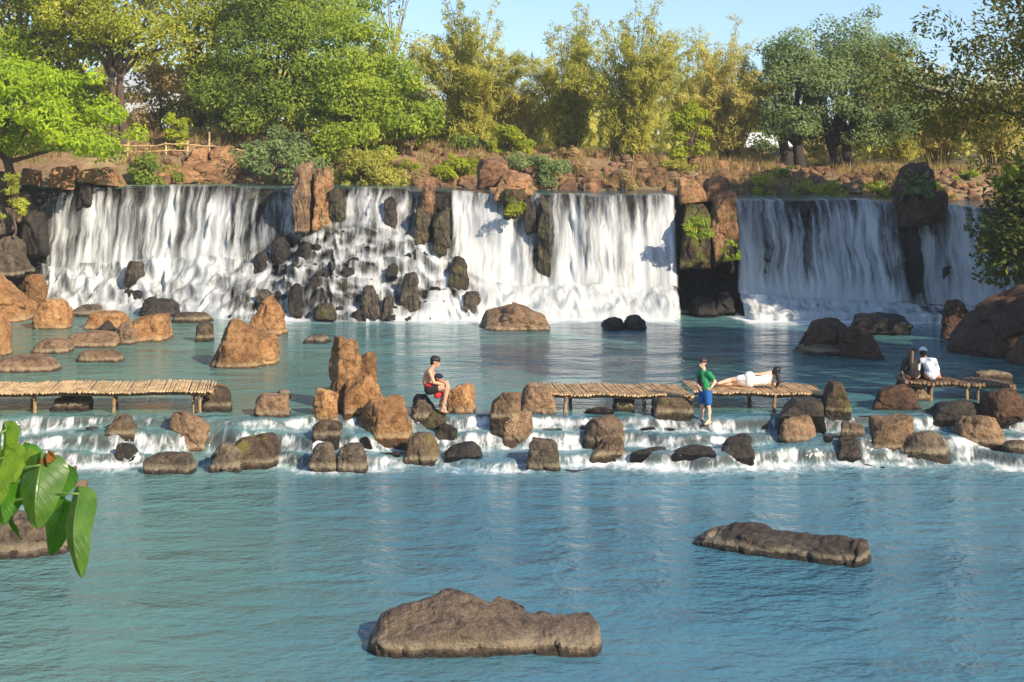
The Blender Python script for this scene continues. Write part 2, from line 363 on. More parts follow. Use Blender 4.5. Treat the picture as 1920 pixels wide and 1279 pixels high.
def profile():
    Y = np.zeros((nu, nv)); Zg = np.zeros((nu, nv))
    for j in range(nv):
        t = tt[j]
        if seg[j] == 0: Y[:, j] = 59.5 + (cD - 59.5) * t; Zg[:, j] = cz
        elif seg[j] == 1:
            ty, _, tr = stair(np.full(nu, t), 2.0, jit2); end = sstep(.82, 1, t); ty = ty * (1 - end) + end
            Y[:, j] = cD + (lD - cD) * (t ** .62 * (1 - wallk) + ty * wallk); Zg[:, j] = cz + (lz - cz) * (t * .35 + .65 * t ** 1.35)
        elif seg[j] == 2:
            ty, tz_, tr = stair(np.full(nu, t), nst, jit); e0 = sstep(0, .08, t) * sstep(1, .94, t); k = stairk * e0; treadg[:, j] = tr * stairk
            Y[:, j] = lD + (bD - lD) * (t * (1 - k) + ty * k); Zg[:, j] = lz - lz * (t * (1 - k) + tz_ * k)
        else: Y[:, j] = bD - .15 * t; Zg[:, j] = -.7 * t
    return Y, Zg
Y0, Z0 = profile(); X0 = np.repeat(xs[:, None], nv, 1)
PXg = np.repeat(px[:, None], nv, 1); S = np.repeat(seg[None], nu, 0); T = np.repeat(tt[None], nu, 0)
Pp = np.stack([X0, Y0, Z0], 2).reshape(-1, 3)
cv, cg = cells(Pp * [1.25, 1.0, .75] + fbm(Pp * .9, 2, 31)[:, None] * .35, 9)
cv2, cg2 = cells(Pp * [2.6, 2.0, 1.7], 15)
R = ((cv - .5) * .75 - .35 * sstep(.16, 0, cg) + (cv2 - .5) * .28 - .12 * sstep(.15, 0, cg2) + .14 * fbm(Pp * 2.2, 3, 8)).reshape(nu, nv)
fr = {0: 0.0, 1: .85, 2: 1.0, 3: .6}
ramp_in = np.where(S == 0, .1, np.where(S == 1, .25 + .75 * sstep(0, .2, T), 1.0))
apr = np.where((S == 2), 1.0, 0) * np.interp(PXg, [90, 420, 520, 640, 820, 890, 1000], [.55, .6, 1.15, 1.15, .95, .55, .35])
fac = np.where(S == 2, apr, np.where(S == 1, .34, .5)) * ramp_in
# push out: cliffs towards the pool, aprons towards the pool and up
ny = np.where(S == 2, -.75, -1.0); nz = np.where(S == 2, .66, .0)
cave = ((PXg > 1270) & (PXg < 1386)).astype(float)
deep = cave * sstep(2.6, 1.9, Z0) * sstep(-.3, .2, Z0) * 1.6
Yr = Y0 + ny * R * fac + .12 + deep; Zr = Z0 + nz * R * fac - .05 - np.where(S == 0, .14, 0)
dens_b = np.interp(PXg, [60, 85, 100, 200, 320, 335, 345, 400, 425, 437, 452, 470, 500, 545, 562, 630, 655, 700, 765, 790, 842, 858, 900, 950, 1002, 1020, 1042, 1150, 1200, 1262, 1272, 1384, 1392, 1420, 1450, 1480, 1508, 1525, 1550, 1600, 1640, 1668, 1688, 1702, 1722, 1748, 1800, 1850, 1880, 1930],
  [0, .3, .52, .62, .62, .4, .55, .66, .48, .2, .5, .35, .55, .58, .1, .1, .5, .58, .45, .08, .14, .8, .9, .85, .5, .3, .8, .74, .82, .88, 0, 0, .68, .6, .5, .6, .25, .55, .62, .45, .62, .3, .55, .12, .32, .7, .75, .72, .62, .3])
dens_c = np.interp(PXg, [60, 85, 100, 200, 400, 480, 540, 620, 700, 760, 820, 862, 890, 905, 1250, 1272, 1330, 1380, 1400, 1690, 1720, 1760, 1870, 1930],
  [0, .5, .72, .72, .72, .54, .42, .40, .52, .60, .68, .74, .75, .95, .98, .1, .02, .5, .88, .82, .35, .7, .6, .1])
dens = np.where(S <= 1, dens_b, dens_c)
dens = np.where(S == 1, dens_b + (np.maximum(dens_c, dens_b) - dens_b) * sstep(.72, 1.0, T), dens)
dens = dens * np.where(S == 0, sstep(.75, 1.0, T) * .55, 1.0) * np.where(S == 1, .50 + .50 * sstep(0, .5, T), 1)
dens = dens + np.where(S == 2, .30 * (treadg - .45 * stairk[:, None]), 0) + np.where((PXg > 1384) & (S <= 1), .12 * (dens_b > .2), 0)
dens = dens + np.where(S == 2, .25 * sstep(.82, 1, T) * (dens_c > .3), 0)
foamf = np.where(S == 2, np.interp(PXg, [80, 440, 540, 800, 890, 910, 1900], [.9, .8, .35, .45, .7, 1, 1]), 0) + np.where(S == 3, 1, 0)
vein = fbm(Pp * [1.5, .6, 1.25] + .5 * fbm(Pp * 1.1, 2, 61)[:, None], 3, 63, ridged=True).reshape(nu, nv)
dens = dens + np.where(S == 2, .34 * (vein - .15) * np.interp(PXg, [90, 440, 540, 840, 900], [.5, .7, 1.15, 1.0, .25]) * (dens_c > .2), 0)
fold = fbm(np.stack([X0.ravel() * 1.7, Z0.ravel() * .12, 0 * X0.ravel()], 1), 4, 41).reshape(nu, nv)
bulge = fbm(np.stack([X0.ravel() * .55, Z0.ravel() * .25, 0 * X0.ravel()], 1), 2, 47).reshape(nu, nv)
lumps = fbm(Pp * [1.6, 1.6, 2.2], 4, 52).reshape(nu, nv)
def blur(A, a, b):
    ka = np.hanning(a + 2)[1:-1]; ka /= ka.sum(); kb = np.hanning(b + 2)[1:-1]; kb /= kb.sum()
    A = np.apply_along_axis(lambda v: np.convolve(np.pad(v, a // 2, 'edge'), ka, 'valid'), 0, A)
    return np.apply_along_axis(lambda v: np.convolve(np.pad(v, b // 2, 'edge'), kb, 'valid'), 1, A)
Rs = blur(R, 15, 23)
wo = np.where(S == 1, (.13 * fold + .28 * bulge) * sstep(0, .25, T) + .12, 0) + np.where(S == 2, .05 * lumps * foamf + .05 * fold + .10 + np.interp(PXg, [90, 440, 540, 840, 900], [.16, .16, .0, .0, .2]) + .75 * Rs * fac, 0)
Yw = Y0 + ny * (wo + .08) ; Zw = Z0 + nz * wo + np.where(S == 0, .0, .03)
Zw = np.where(S == 0, Z0 + .005, Zw)
Yw = blur(Yw, 1, 9); Zw = blur(Zw, 1, 9)
V = np.stack([X0, Yr, Zr], 2).reshape(-1, 3)
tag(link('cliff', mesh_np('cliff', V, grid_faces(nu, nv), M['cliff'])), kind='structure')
Vw = np.stack([X0, Yw, Zw], 2); ds = np.sqrt(np.diff(Yw, axis=1) ** 2 + np.diff(Zw, axis=1) ** 2)
vlen = np.concatenate([np.zeros((nu, 1)), np.cumsum(ds, 1)], 1); vlen -= vlen[:, 8:9]
uvw = np.stack([X0, vlen], 2)
for a, b in ((62, 566), (620, 885), (885, 1274), (1384, 1706), (1706, 1935)):
    k = np.where((px >= a) & (px <= b))[0]; sl = slice(k[0], k[-1] + 2)
    vv = Vw[sl, 6:].reshape(-1, 3); m = nv - 6; n_ = k[-1] + 2 - k[0]
    me = mesh_np('waterfall', vv, grid_faces(n_, m), M['fall'], attrs={'dens': ('POINT', dens[sl, 6:].ravel()), 'foam': ('POINT', foamf[sl, 6:].ravel())}, uv=uvw[sl, 6:].reshape(-1, 2))
    tag(link('waterfall', me), kind='structure')
k = np.where((px >= 560) & (px <= 626))[0]; sl = slice(k[0], k[-1] + 2); j0 = int(np.argmax(seg == 2)) - 3
me = mesh_np('waterfall', Vw[sl, j0:].reshape(-1, 3), grid_faces(k[-1] + 2 - k[0], nv - j0), M['fall'], attrs={'dens': ('POINT', dens[sl, j0:].ravel()), 'foam': ('POINT', foamf[sl, j0:].ravel())}, uv=uvw[sl, j0:].reshape(-1, 2))
tag(link('waterfall', me), kind='structure')
# water above the crest
gx = np.linspace(-20.3, 21, 160); gy = np.linspace(0, 1, 24)
Vr = []
for x in gx:
    d0 = float(np.interp(x, xs, cD)) - .02; z0 = float(np.interp(x, xs, cz))
    for g in gy: Vr.append([x, d0 + (62 - d0) * g, z0 + .02 * g - .10 * (1 - g) ** 14])
tag(link('river', mesh_np('river', Vr, grid_faces(160, 24), M['river'], attrs={'foam': ('POINT', np.zeros(len(Vr)))})), kind='structure')

# ------------------------------------------------------------------ pools and rapids
def brim(x, k):
    P = np.stack([x * .55, 0 * x + 9.1 * k, 0 * x], 1)
    return fbm(P, 3, 60 + k)
def zc(x, y, full=False):
    """Surface of the rapids that step down from the upper pool to the lower pool."""
    x = np.atleast_1d(np.asarray(x, float)); y = np.atleast_1d(np.asarray(y, float))
    sh = np.interp(x, [-14.5, 5, 7.5, 12], [0, 0, .12, .2]); bk = [.42 * (blk(x, 1.3 + .3 * k, 91 + k, .3) - .5) for k in range(3)]
    wt = np.array([.25 + blk(x, 2.6, 95 + k, .35) for k in range(3)]); wt = .75 * wt / wt.sum(0)
    s = [31.33 + .34 * brim(x, 0) + sh + bk[0], 30.66 + .75 * brim(x, 1) + sh + bk[1], 29.98 + .75 * brim(x, 2) + sh * .8 + bk[2]]; s[1] = np.minimum(s[1], s[0] - .18); s[2] = np.minimum(s[2], s[1] - .18)
    h = wt; z = np.zeros_like(x); slope = np.zeros_like(x); foam = np.zeros_like(x)
    for sk, hk, w, ln in zip(s, h, (.17, .19, .18), (.30, .34, .62)):
        z = z - hk * sstep(sk + w, sk - w, y)
        face = np.exp(-((y - sk) / (w * .8)) ** 2) * np.clip(hk / .22, .2, 1); slope = np.maximum(slope, face)
        after = np.where(y < sk, np.exp(-np.clip(sk - y, 0, 9) / ln), np.exp(-((y - sk) / .12) ** 2)); foam = np.maximum(foam, after * np.clip(hk / .22, .3, 1.1))
    z = z - .05 * sstep(33, 31.4, y) * 0
    return (z, slope, foam) if full else z
def cascade_D(py, px):
    best = None
    for d in np.arange(33.5, 28.0, -.02):
        zz = float(zc(X(px, d), d)[0]); r = HY + F * (H - zz) / d
        if r >= py: return d, zz
    return 29.0, LOW
gx = np.arange(-14.5, 14.5, .05); gy = np.arange(28.2, 31.95, .035)
Xg, Yg = np.meshgrid(gx, gy, indexing='ij'); x = Xg.ravel(); y = Yg.ravel()
z, sl_, fo = zc(x, y, True)
P3 = np.stack([x, y, 0 * x], 1)
var = .5 + .5 * fbm(P3 * [.7, .5, 1], 3, 71); st = fbm(P3 * [4.5, .55, 1], 4, 73)
thin = sl_ * sstep(28.6, 29.2, y)
patch = sstep(.25, .75, .5 + .5 * fbm(P3 * [1.1, 1.4, 1] + 7, 3, 83))
foam = np.maximum(fo * (.50 + .55 * var + .45 * patch) * (1 - .65 * sl_), sl_ * (.20 + .9 * st + .45 * patch))
foam = foam + .28 * fo * sstep(-7, -10.5, x) * (.4 + .6 * patch)
foam = foam + .16 * np.exp(-((y - 29.35) / .35) ** 2) * var
foam = foam * sstep(28.3, 29.0, y) * sstep(31.95, 31.6, y)
zz = z + .05 * fbm(P3 * [2.2, 2.2, 1], 3, 75) * sstep(28.4, 29.2, y) * sstep(31.9, 31.6, y) + .04 * foam * fbm(P3 * 5, 3, 79) + .012
tag(link('rapids_water', mesh_np('rapids_water', np.stack([x, y, zz], 1), grid_faces(len(gx), len(gy)), M['rapid'], attrs={'foam': ('POINT', np.clip(foam, 0, 1)), 'thin': ('POINT', thin)})), kind='structure')
xr = x; yr = y
cvr, cgr = cells(np.stack([xr * 1.1, yr * 1.6, 0 * xr], 1) + .3 * fbm(P3 * .8, 2, 4)[:, None], 33)
zr = zc(xr, yr - .08) - .15 + .30 * (cvr - .42) - .16 * sstep(.14, 0, cgr) + .07 * fbm(P3 * 3, 3, 21)
zr = np.minimum(zr, z + .13) - .5 * sstep(29.6, 28.6, y) - .3 * sstep(31.6, 31.95, y)
tag(link('rock_shelf', mesh_np('rock_shelf', np.stack([xr, yr, zr], 1), grid_faces(len(gx), len(gy)), M['dark'])), kind='structure')

def sheet(name, x0, x1, y0, y1, z, mat, foamf_, nx=150, ny_=110):
    gx = np.linspace(x0, x1, nx); gy = np.linspace(y0, y1, ny_); a, b = np.meshgrid(gx, gy, indexing='ij'); a = a.ravel(); b = b.ravel()
    return tag(link(name, mesh_np(name, np.stack([a, b, 0 * a + z], 1), grid_faces(nx, ny_), mat, attrs={'foam': ('POINT', foamf_(a, b))})), kind='structure')
def upfoam(a, b):
    p = CX + a * F / 51.0; e = row_D(np.interp(p, COL[:, 0], COL[:, 3])); d = e - b
    hit = np.interp(p, [60, 100, 560, 620, 880, 910, 1260, 1290, 1370, 1400, 1700, 1800, 1880], [0, .7, .6, .45, .7, 1, 1, .35, .5, 1, .8, .6, .2])
    return np.clip(hit * np.exp(-np.clip(d, 0, 99) / 1.5) * .85 + hit * .30 * np.exp(-np.clip(d, 0, 99) / 5.5), 0, 1)
sheet('upper_pool', -24, 24, 31.7, 56.5, 0.0, M['uwater'], upfoam, 240, 180)
def lowfoam(a, b): return np.clip(.30 * sstep(27.6, 29.2, b) * 0, 0, 1)
sheet('lower_pool', -26, 26, 2, 28.215, LOW + .012, M['water'], lowfoam, 160, 120)
# ------------------------------------------------------------------ boulders
_cs = {}
def cube_sphere(n):
    if n in _cs: return _cs[n]
    idx = {}; V = []; Fq = []
    g = np.tan(np.linspace(-1, 1, n + 1) * math.pi / 4)
    for ax in range(3):
        for sg in (-1, 1):
            ids = np.zeros((n + 1, n + 1), int)
            for i in range(n + 1):
                for j in range(n + 1):
                    p = [0, 0, 0]; p[ax] = sg; p[(ax + 1) % 3] = g[i] * sg; p[(ax + 2) % 3] = g[j]
                    k = tuple(round(c, 5) for c in p)
                    if k not in idx: idx[k] = len(V); V.append(p)
                    ids[i, j] = idx[k]
            for i in range(n):
                for j in range(n): Fq.append([ids[i, j], ids[i + 1, j], ids[i + 1, j + 1], ids[i, j + 1]])
    V = np.array(V, float); V /= np.linalg.norm(V, axis=1)[:, None]
    _cs[n] = (V, np.array(Fq)); return _cs[n]

KIND = {  # roundness power, random cuts, cut depth, noise, top taper
 'block': (22, 8, (.74, 1.08), .055, .10), 'round': (6, 8, (.76, 1.0), .06, .2), 'flat': (6, 6, (.8, 1.1), .05, .25),
 'peak': (9, 8, (.70, 1.0), .08, .45), 'column': (20, 7, (.74, 1.05), .075, .14), 'knob': (9, 9, (.72, 1.0), .08, .3)}
def rock_shape(w, d, h, kind, seed, n=20, under=.35, cuts=(), taper=None, lean=0.0):
    rg = np.random.RandomState(seed); p, nc, cr, nz, tp = KIND[kind]
    if taper is not None: tp = taper
    D, Fq = cube_sphere(n); N = []; O = []
    for ax in range(3):
        for sg in (-1, 1):
            v = np.zeros(3); v[ax] = sg; v += rg.normal(0, .13, 3); v /= np.linalg.norm(v); N.append(v); O.append(1.0)
    for k in range(nc):
        v = rg.normal(0, 1, 3); v[2] = abs(v[2]) * .8; v /= np.linalg.norm(v); N.append(v); O.append(rg.uniform(*cr) * (np.abs(v).sum() ** .55))
    for c in cuts:
        v = np.array(c[:3], float); v /= np.linalg.norm(v); N.append(v); O.append(c[3])
    q = np.maximum(D @ np.array(N).T / np.array(O), 0)
    r = (q ** p).sum(1) ** (-1 / p); V = D * r[:, None]
    V[:, :2] *= (1 - tp * (V[:, 2:3] * .5 + .5)) * (1 + .0 * V[:, 2:3])
    sz = (h + under) / 2; V *= [w / 2, d / 2, sz]
    m = (w * d * (h + under)) ** (1 / 3); o = rg.uniform(0, 50, 3)
    a = fbm(V / m * 2.1 + o, 4, seed % 97); b = fbm(V / m * 5.5 + o, 3, seed % 89, ridged=True)
    cvv, cgg = cells(V / m * 2.6 + o + .25 * a[:, None], seed % 83)
    V = V + D * m * (nz * .95 * a + nz * .4 * b - nz * .45 * sstep(.10, 0, cgg) * (kind != 'flat') + nz * 1.25 * (cvv - .5))[:, None]
    V[:, 0] += lean * (V[:, 2] + sz)
    ab = V[:, 2] > V[:, 2].min() + under * .9
    x0, x1 = V[ab, 0].min(), V[ab, 0].max(); V[:, 0] = (V[:, 0] - (x0 + x1) / 2) * w / (x1 - x0)
    z0, z1 = V[:, 2].min(), V[:, 2].max(); V[:, 2] = (V[:, 2] - z0) / (z1 - z0) * (h + under) - under
    return V, Fq

_seed = [100]
def boulder(px0, px1, yt, yb, label, z0=0.0, kind='block', mat='ochre', depth=None, D=None, seed=None, group=None, n=24, under=.35, cuts=(), taper=None, lean=0.0, name='boulder', cat='boulder', rot=0.0):
    """A boulder whose foot meets level z0 (or the rapids, or distance D) and whose extent matches the place it has."""
    _seed[0] += 7; seed = seed or _seed[0]
    if D is not None: Df = D; z0 = Z(yb, D); under = .1 if under == .35 else under
    elif z0 == 'c': Df, z0 = cascade_D(yb, (px0 + px1) / 2)
    else: Df = row_D(yb, z0)
    w0 = (px1 - px0) * Df / F; dp = depth if depth else w0 * .85
    Dc = Df + dp * .42; w = (px1 - px0) * Dc / F; h = (H - (yt - HY) * (Dc + dp * .05) / F) - z0
    V, Fq = rock_shape(w, dp, max(h, .08), kind, seed, n, under, cuts, taper, lean)
    o = link(name, mesh_np(name, V, Fq, M[mat]), loc=(X((px0 + px1) / 2, Dc), Dc, z0), rotz=rot)
    return tag(o, label, cat, group)

B = boulder
G1 = 'boulders standing in the upper pool'; G2 = 'stones along the brim of the upper pool'; G3 = 'boulders scattered down the rapids'; G4 = 'rock outcrops between the falls'; G5 = 'boulders in the lower pool'
# left shore of the upper pool
B(-80, 60, 490, 607, 'large ochre boulder sloping down from the left edge below the falls', kind='peak', depth=3.2, group=G1, seed=11, n=28, taper=.75, lean=-.35)
B(38, 90, 513, 578, 'rounded ochre boulder leaning behind the big sloping boulder near the falls', kind='round', group=G1, seed=12)
B(62, 134, 560, 618, 'round ochre boulder with pale waterline beside the large sloping boulder', kind='round', group=G1, seed=15, cuts=((0, 0, 1, .9),), taper=.1)
B(-50, 20, 582, 668, 'tall ochre boulder cut off by the left edge above the long flat rock', kind='block', group=G1, seed=18)
B(115, 227, 619, 652, 'long smooth tan rock lying flat in front of the small brown stone', kind='flat', mat='tan', depth=1.2, group=G1, seed=21)
B(57, 133, 634, 664, 'small pale low rock left of the long smooth tan rock', kind='flat', mat='tan', depth=1.0, group=G1, seed=22)
B(143, 235, 654, 680, 'low oval tan rock nearest the left footbridge', kind='flat', mat='tan', depth=1.1, group=G1, seed=25)
B(-20, 117, 664, 699, 'long low tan rock with a dark hollow behind the left footbridge', kind='flat', mat='tan', depth=1.5, group=G1, seed=26)
B(160, 243, 583, 618, 'orange block left of the wide pinkish orange block', kind='block', depth=1.2, group=G1, seed=27)
B(236, 321, 587, 640, 'wide pinkish orange block at the end of the rock line below the left fall', kind='block', depth=1.5, group=G1, seed=29)
B(214, 258, 604, 646, 'small round brown stone leaning on the pinkish orange block', kind='knob', mat='tan', group=G1, seed=31)
B(184, 218, 600, 622, 'small dark wet stone between the orange block and the small brown stone', kind='knob', mat='dark', group=G1, seed=33)
B(262, 346, 556, 594, 'dark humped boulder at the foot of the left fall', kind='knob', mat='dark', depth=1.6, group=G1, seed=34)
B(322, 402, 584, 606, 'low dark brown rock tapering into the water below the left fall', kind='flat', mat='brown', depth=1.2, group=G1, seed=35)
B(132, 188, 571, 594, 'low grey rock just behind the line of orange blocks', kind='flat', mat='grey', depth=1.2, group=G1, seed=36)
B(392, 500, 596, 691, 'big faceted ochre boulder with a dark left face in the upper pool', kind='peak', depth=1.6, group=G1, seed=41, n=30, cuts=((-.85, -.3, .35, .72), (.5, -.7, .5, .7)), taper=.35)
B(448, 522, 625, 687, 'smooth rounded ochre boulder against the big faceted boulder', kind='round', depth=1.5, group=G1, seed=42)
B(466, 539, 553, 629, 'brown pear shaped boulder with a small round top near the cascade', kind='knob', mat='ochre', group=G1, seed=45, taper=.6)
B(365, 402, 604, 641, 'dark square stone tucked behind the big faceted ochre boulder', kind='block', mat='brown', group=G1, seed=46)
B(566, 624, 625, 645, 'grey stone barely above the water behind the tall finger of rock', kind='flat', mat='grey', depth=.9, group=G1, seed=47)
B(585, 633, 567, 602, 'dark boulder with yellow moss at the foot of the stepped cascade', kind='round', mat='wetmoss', group=G1, seed=48, D=50.0)
B(895, 1034, 567, 621, 'wide tan rock of angular blocks in front of the middle fall', kind='block', mat='tan', depth=2.0, group=G1, seed=52, n=34, cuts=((.35, -.2, .9, .8), (-.8, -.5, .5, .75)), taper=.25)
B(1127, 1180, 592, 620, 'dark low rock, left hump of the pair before the middle fall', kind='knob', mat='dark', depth=1.2, group=G1, seed=53)
B(1168, 1213, 590, 620, 'dark low rock, right hump of the pair before the middle fall', kind='knob', mat='dark', depth=1.2, group=G1, seed=54)
B(1494, 1594, 595, 663, 'large round shaded brown boulder below the right fall', kind='round', mat='red', depth=1.6, group=G1, seed=56, n=26, taper=.15)
B(1571, 1649, 610, 671, 'smaller shaded brown boulder touching the large round one below the right fall', kind='round', mat='red', group=G1, seed=57)
B(1487, 1640, 640, 668, 'flat ledge of brown rock under the two round shaded boulders', kind='flat', mat='brown', depth=1.6, group=G1, seed=58)
B(1592, 1701, 586, 628, 'long dark rock lying at the foot of the right fall', kind='block', mat='dark', depth=1.3, group=G1, seed=59)
B(1762, 1822, 562, 637, 'reddish upright boulder left of the huge shaded boulder', kind='round', mat='red', group=G1, seed=61)
B(1778, 1985, 532, 673, 'huge dark brown boulder sloping up to the right edge', kind='peak', mat='red', depth=3.8, group=G1, seed=63, n=36, cuts=((-.75, -.4, .55, .62),), taper=.5, lean=.25)
B(1893, 1990, 625, 687, 'dark brown boulder in front of the huge sloping boulder at the right edge', kind='round', mat='red', group=G1, seed=64)
# brim between the two pools
B(612, 684, 630, 772, 'tall finger shaped ochre rock with a rounded top, highest on the brim', kind='column', depth=1.0, group=G2, seed=71, n=30, taper=.38, cuts=((-.7, -.5, .2, .9),))
B(668, 708, 657, 745, 'square ochre chunk with a notch behind the tall finger of rock', kind='block', group=G2, seed=72, under=.3)
B(640, 720, 703, 779, 'ochre block with hollows at the foot of the tall finger of rock', kind='block', group=G2, seed=74, n=26, cuts=((.7, -.5, .4, .8),))
B(585, 636, 727, 792, 'upright ochre block left of the tall finger of rock', kind='column', group=G2, seed=76, z0='c')
B(586, 642, 786, 828, 'dark squat stone under the upright ochre block', kind='block', mat='brown', group=G2, seed=77, z0='c')
B(672, 776, 742, 822, 'broad ochre boulder with a wet dark base below the notched chunk', kind='block', depth=1.0, group=G2, seed=79, n=30, z0='c', cuts=((-.8, -.55, .2, .7), (.2, -.5, .8, .8)))
B(768, 822, 738, 792, 'grey brown rock the shirtless man sits on', kind='knob', mat='grey', group=G2, seed=81, depth=.7, cuts=((.8, -.3, .6, .6),), z0='c')
B(792, 842, 768, 806, 'rounded mossy stone under the feet of the shirtless man', kind='round', mat='wetmoss', group=G2, seed=82, z0='c', depth=.5)
B(835, 892, 720, 776, 'ochre block right of the shirtless man', kind='block', group=G2, seed=84, cuts=((-.5, -.8, .1, .85),))
B(917, 978, 731, 788, 'upright tan block left of the middle platform', kind='block', mat='tan', group=G2, seed=86)
B(974, 1042, 717, 777, 'tan block carrying the left end of the middle platform', kind='block', mat='tan', depth=.9, group=G2, seed=87)
B(934, 1000, 769, 829, 'dark faceted block with an orange right side below the middle platform', kind='block', mat='tan', group=G2, seed=89, z0='c')
B(473, 548, 735, 782, 'low tan block with a pebble on top left of the tall finger of rock', kind='block', mat='tan', group=G2, seed=91)
B(518, 546, 729, 748, 'small brown pebble on the low tan block', kind='knob', mat='brown', D=32.2, group=G2, seed=92)
B(372, 439, 722, 772, 'round brown boulder at the right end of the left footbridge', kind='round', mat='brown', group=G2, seed=93, depth=.8)
B(98, 176, 733, 771, 'brown stone under the deck of the left footbridge', kind='block', mat='brown', group=G2, seed=95, depth=.9)
B(1148, 1190, 741, 772, 'small dark stone under the middle of the long platform', kind='block', mat='brown', group=G2, seed=96)
B(1222, 1301, 741, 784, 'wide brown stone under the joint of the two platform decks', kind='block', mat='brown', group=G2, seed=97, depth=.8)
B(1088, 1152, 763, 778, 'flat wet stone with a yellow weed patch in front of the platform', kind='flat', mat='dark', group=G2, seed=98, depth=.5)
B(1455, 1545, 745, 786, 'dark stone in the shade under the right deck of the platform', kind='block', mat='dark', group=G2, seed=99, depth=.8)
B(1538, 1590, 713, 781, 'brown block carrying the right end of the platform', kind='block', mat='brown', group=G2, seed=101, depth=.9)
B(1627, 1724, 722, 769, 'dark trapezoid block between the platform and the right bench', kind='block', mat='red', group=G2, seed=102, taper=.3, depth=.9)
B(1676, 1738, 704, 748, 'brown stone under the left end of the right bench', kind='round', mat='red', group=G2, seed=103, D=34.6)
B(1712, 1745, 724, 752, 'small tan stone in front of the left leg of the right bench', kind='knob', mat='tan', group=G2, seed=104)
B(1838, 1922, 726, 789, 'dark rounded boulder at the right end of the right bench', kind='round', mat='red', group=G2, seed=106, depth=.9)
B(1828, 1896, 694, 713, 'flat brown slab resting on the right bench', kind='flat', mat='brown', group=G2, seed=107, D=34.3, depth=.7)
B(1735, 1850, 748, 792, 'flat dark shelf of rock below the right bench', kind='flat', mat='dark', group=G2, seed=108, z0='c', depth=1.0)
# rapids
B(195, 262, 776, 824, 'round brown boulder in the first step of the rapids under the left footbridge', kind='round', mat='brown', group=G3, seed=121, z0='c')
B(306, 396, 769, 846, 'large cracked brown boulder below the right end of the left footbridge', kind='knob', mat='tan', group=G3, seed=122, z0='c', n=28)
B(214, 266, 828, 863, 'wet black stone with water running over it left of the grey brick shaped stone', kind='knob', mat='dark', group=G3, seed=123, z0='c')
B(270, 368, 845, 890, 'long brick shaped grey stone at the foot of the left rapids', kind='block', mat='grey', group=G3, seed=124, z0='c', depth=.6, taper=.05)
B(390, 456, 829, 887, 'squat grey brown stone left of the yellow footed boulder', kind='knob', mat='grey', group=G3, seed=126, z0='c')
B(440, 527, 810, 879, 'grey brown boulder with a yellow mossy foot in the left rapids', kind='block', mat='brown', group=G3, seed=127, z0='c')
B(580, 640, 826, 887, 'left half of the split grey boulder at the foot of the rapids', kind='round', mat='grey', group=G3, seed=128, z0='c')
B(630, 692, 828, 889, 'right half of the split grey boulder at the foot of the rapids', kind='round', mat='grey', group=G3, seed=129, z0='c')
B(756, 827, 808, 872, 'dark ball shaped boulder in the rapids below the shirtless man', kind='round', mat='brown', group=G3, seed=131, z0='c', taper=.1)
B(812, 864, 794, 826, 'low mossy stone awash beside the ball shaped boulder', kind='flat', mat='wetmoss', group=G3, seed=132, z0='c')
B(828, 907, 828, 862, 'wet black ledge stone right of the ball shaped boulder', kind='flat', mat='dark', group=G3, seed=133, z0='c', depth=.6)
B(984, 1051, 823, 886, 'square grey brown boulder standing clear at the foot of the rapids', kind='block', mat='grey', group=G3, seed=134, z0='c')
B(1089, 1172, 778, 836, 'upper boulder of the dark stacked pair in the middle of the rapids', kind='round', mat='brown', group=G3, seed=136, z0='c')
B(1094, 1176, 816, 864, 'lower boulder of the dark stacked pair in the middle of the rapids', kind='block', mat='brown', group=G3, seed=137, z0='c')
B(1345, 1416, 812, 863, 'black oval boulder in the rapids below the boy in green', kind='round', mat='dark', group=G3, seed=138, z0='c', taper=.1)
B(1457, 1531, 778, 829, 'half mossy boulder with a golden right side below the platform end', kind='round', mat='tan', group=G3, seed=139, z0='c')
B(1574, 1624, 790, 821, 'small brown stone above the black cube stone', kind='block', mat='brown', group=G3, seed=141, z0='c')
B(1565, 1613, 820, 861, 'black cube shaped stone at the foot of the right rapids', kind='block', mat='dark', group=G3, seed=142, z0='c')
B(1629, 1711, 778, 846, 'angular tan boulder leaning on the flat topped grey boulder', kind='block', mat='tan', group=G3, seed=143, z0='c', lean=.12)
B(1679, 1779, 806, 858, 'flat topped grey boulder with a pale waterline in the right rapids', kind='round', mat='grey', group=G3, seed=144, z0='c', depth=.7)
B(1790, 1883, 775, 834, 'big boulder with a golden sunlit patch in the right rapids', kind='round', mat='tan', group=G3, seed=146, z0='c', taper=.1)
B(1880, 1935, 824, 853, 'low brown stone at the right edge of the rapids', kind='flat', mat='brown', group=G3, seed=147, z0='c')
for k, (a, b, yt, yb) in enumerate([(1178, 1262, 822, 857), (1255, 1345, 820, 856), (1060, 1130, 786, 806), (1190, 1280, 788, 808), (1400, 1455, 782, 800), (640, 700, 800, 824), (700, 760, 832, 858), (1530, 1590, 800, 826), (1760, 1800, 800, 824)]):
    B(a, b, yt + 14, yb, 'low dark ledge stone washed over by the rapids', kind='flat', mat='dark', group='washed ledge stones of the rapids', z0='c', depth=.55, seed=160 + k)

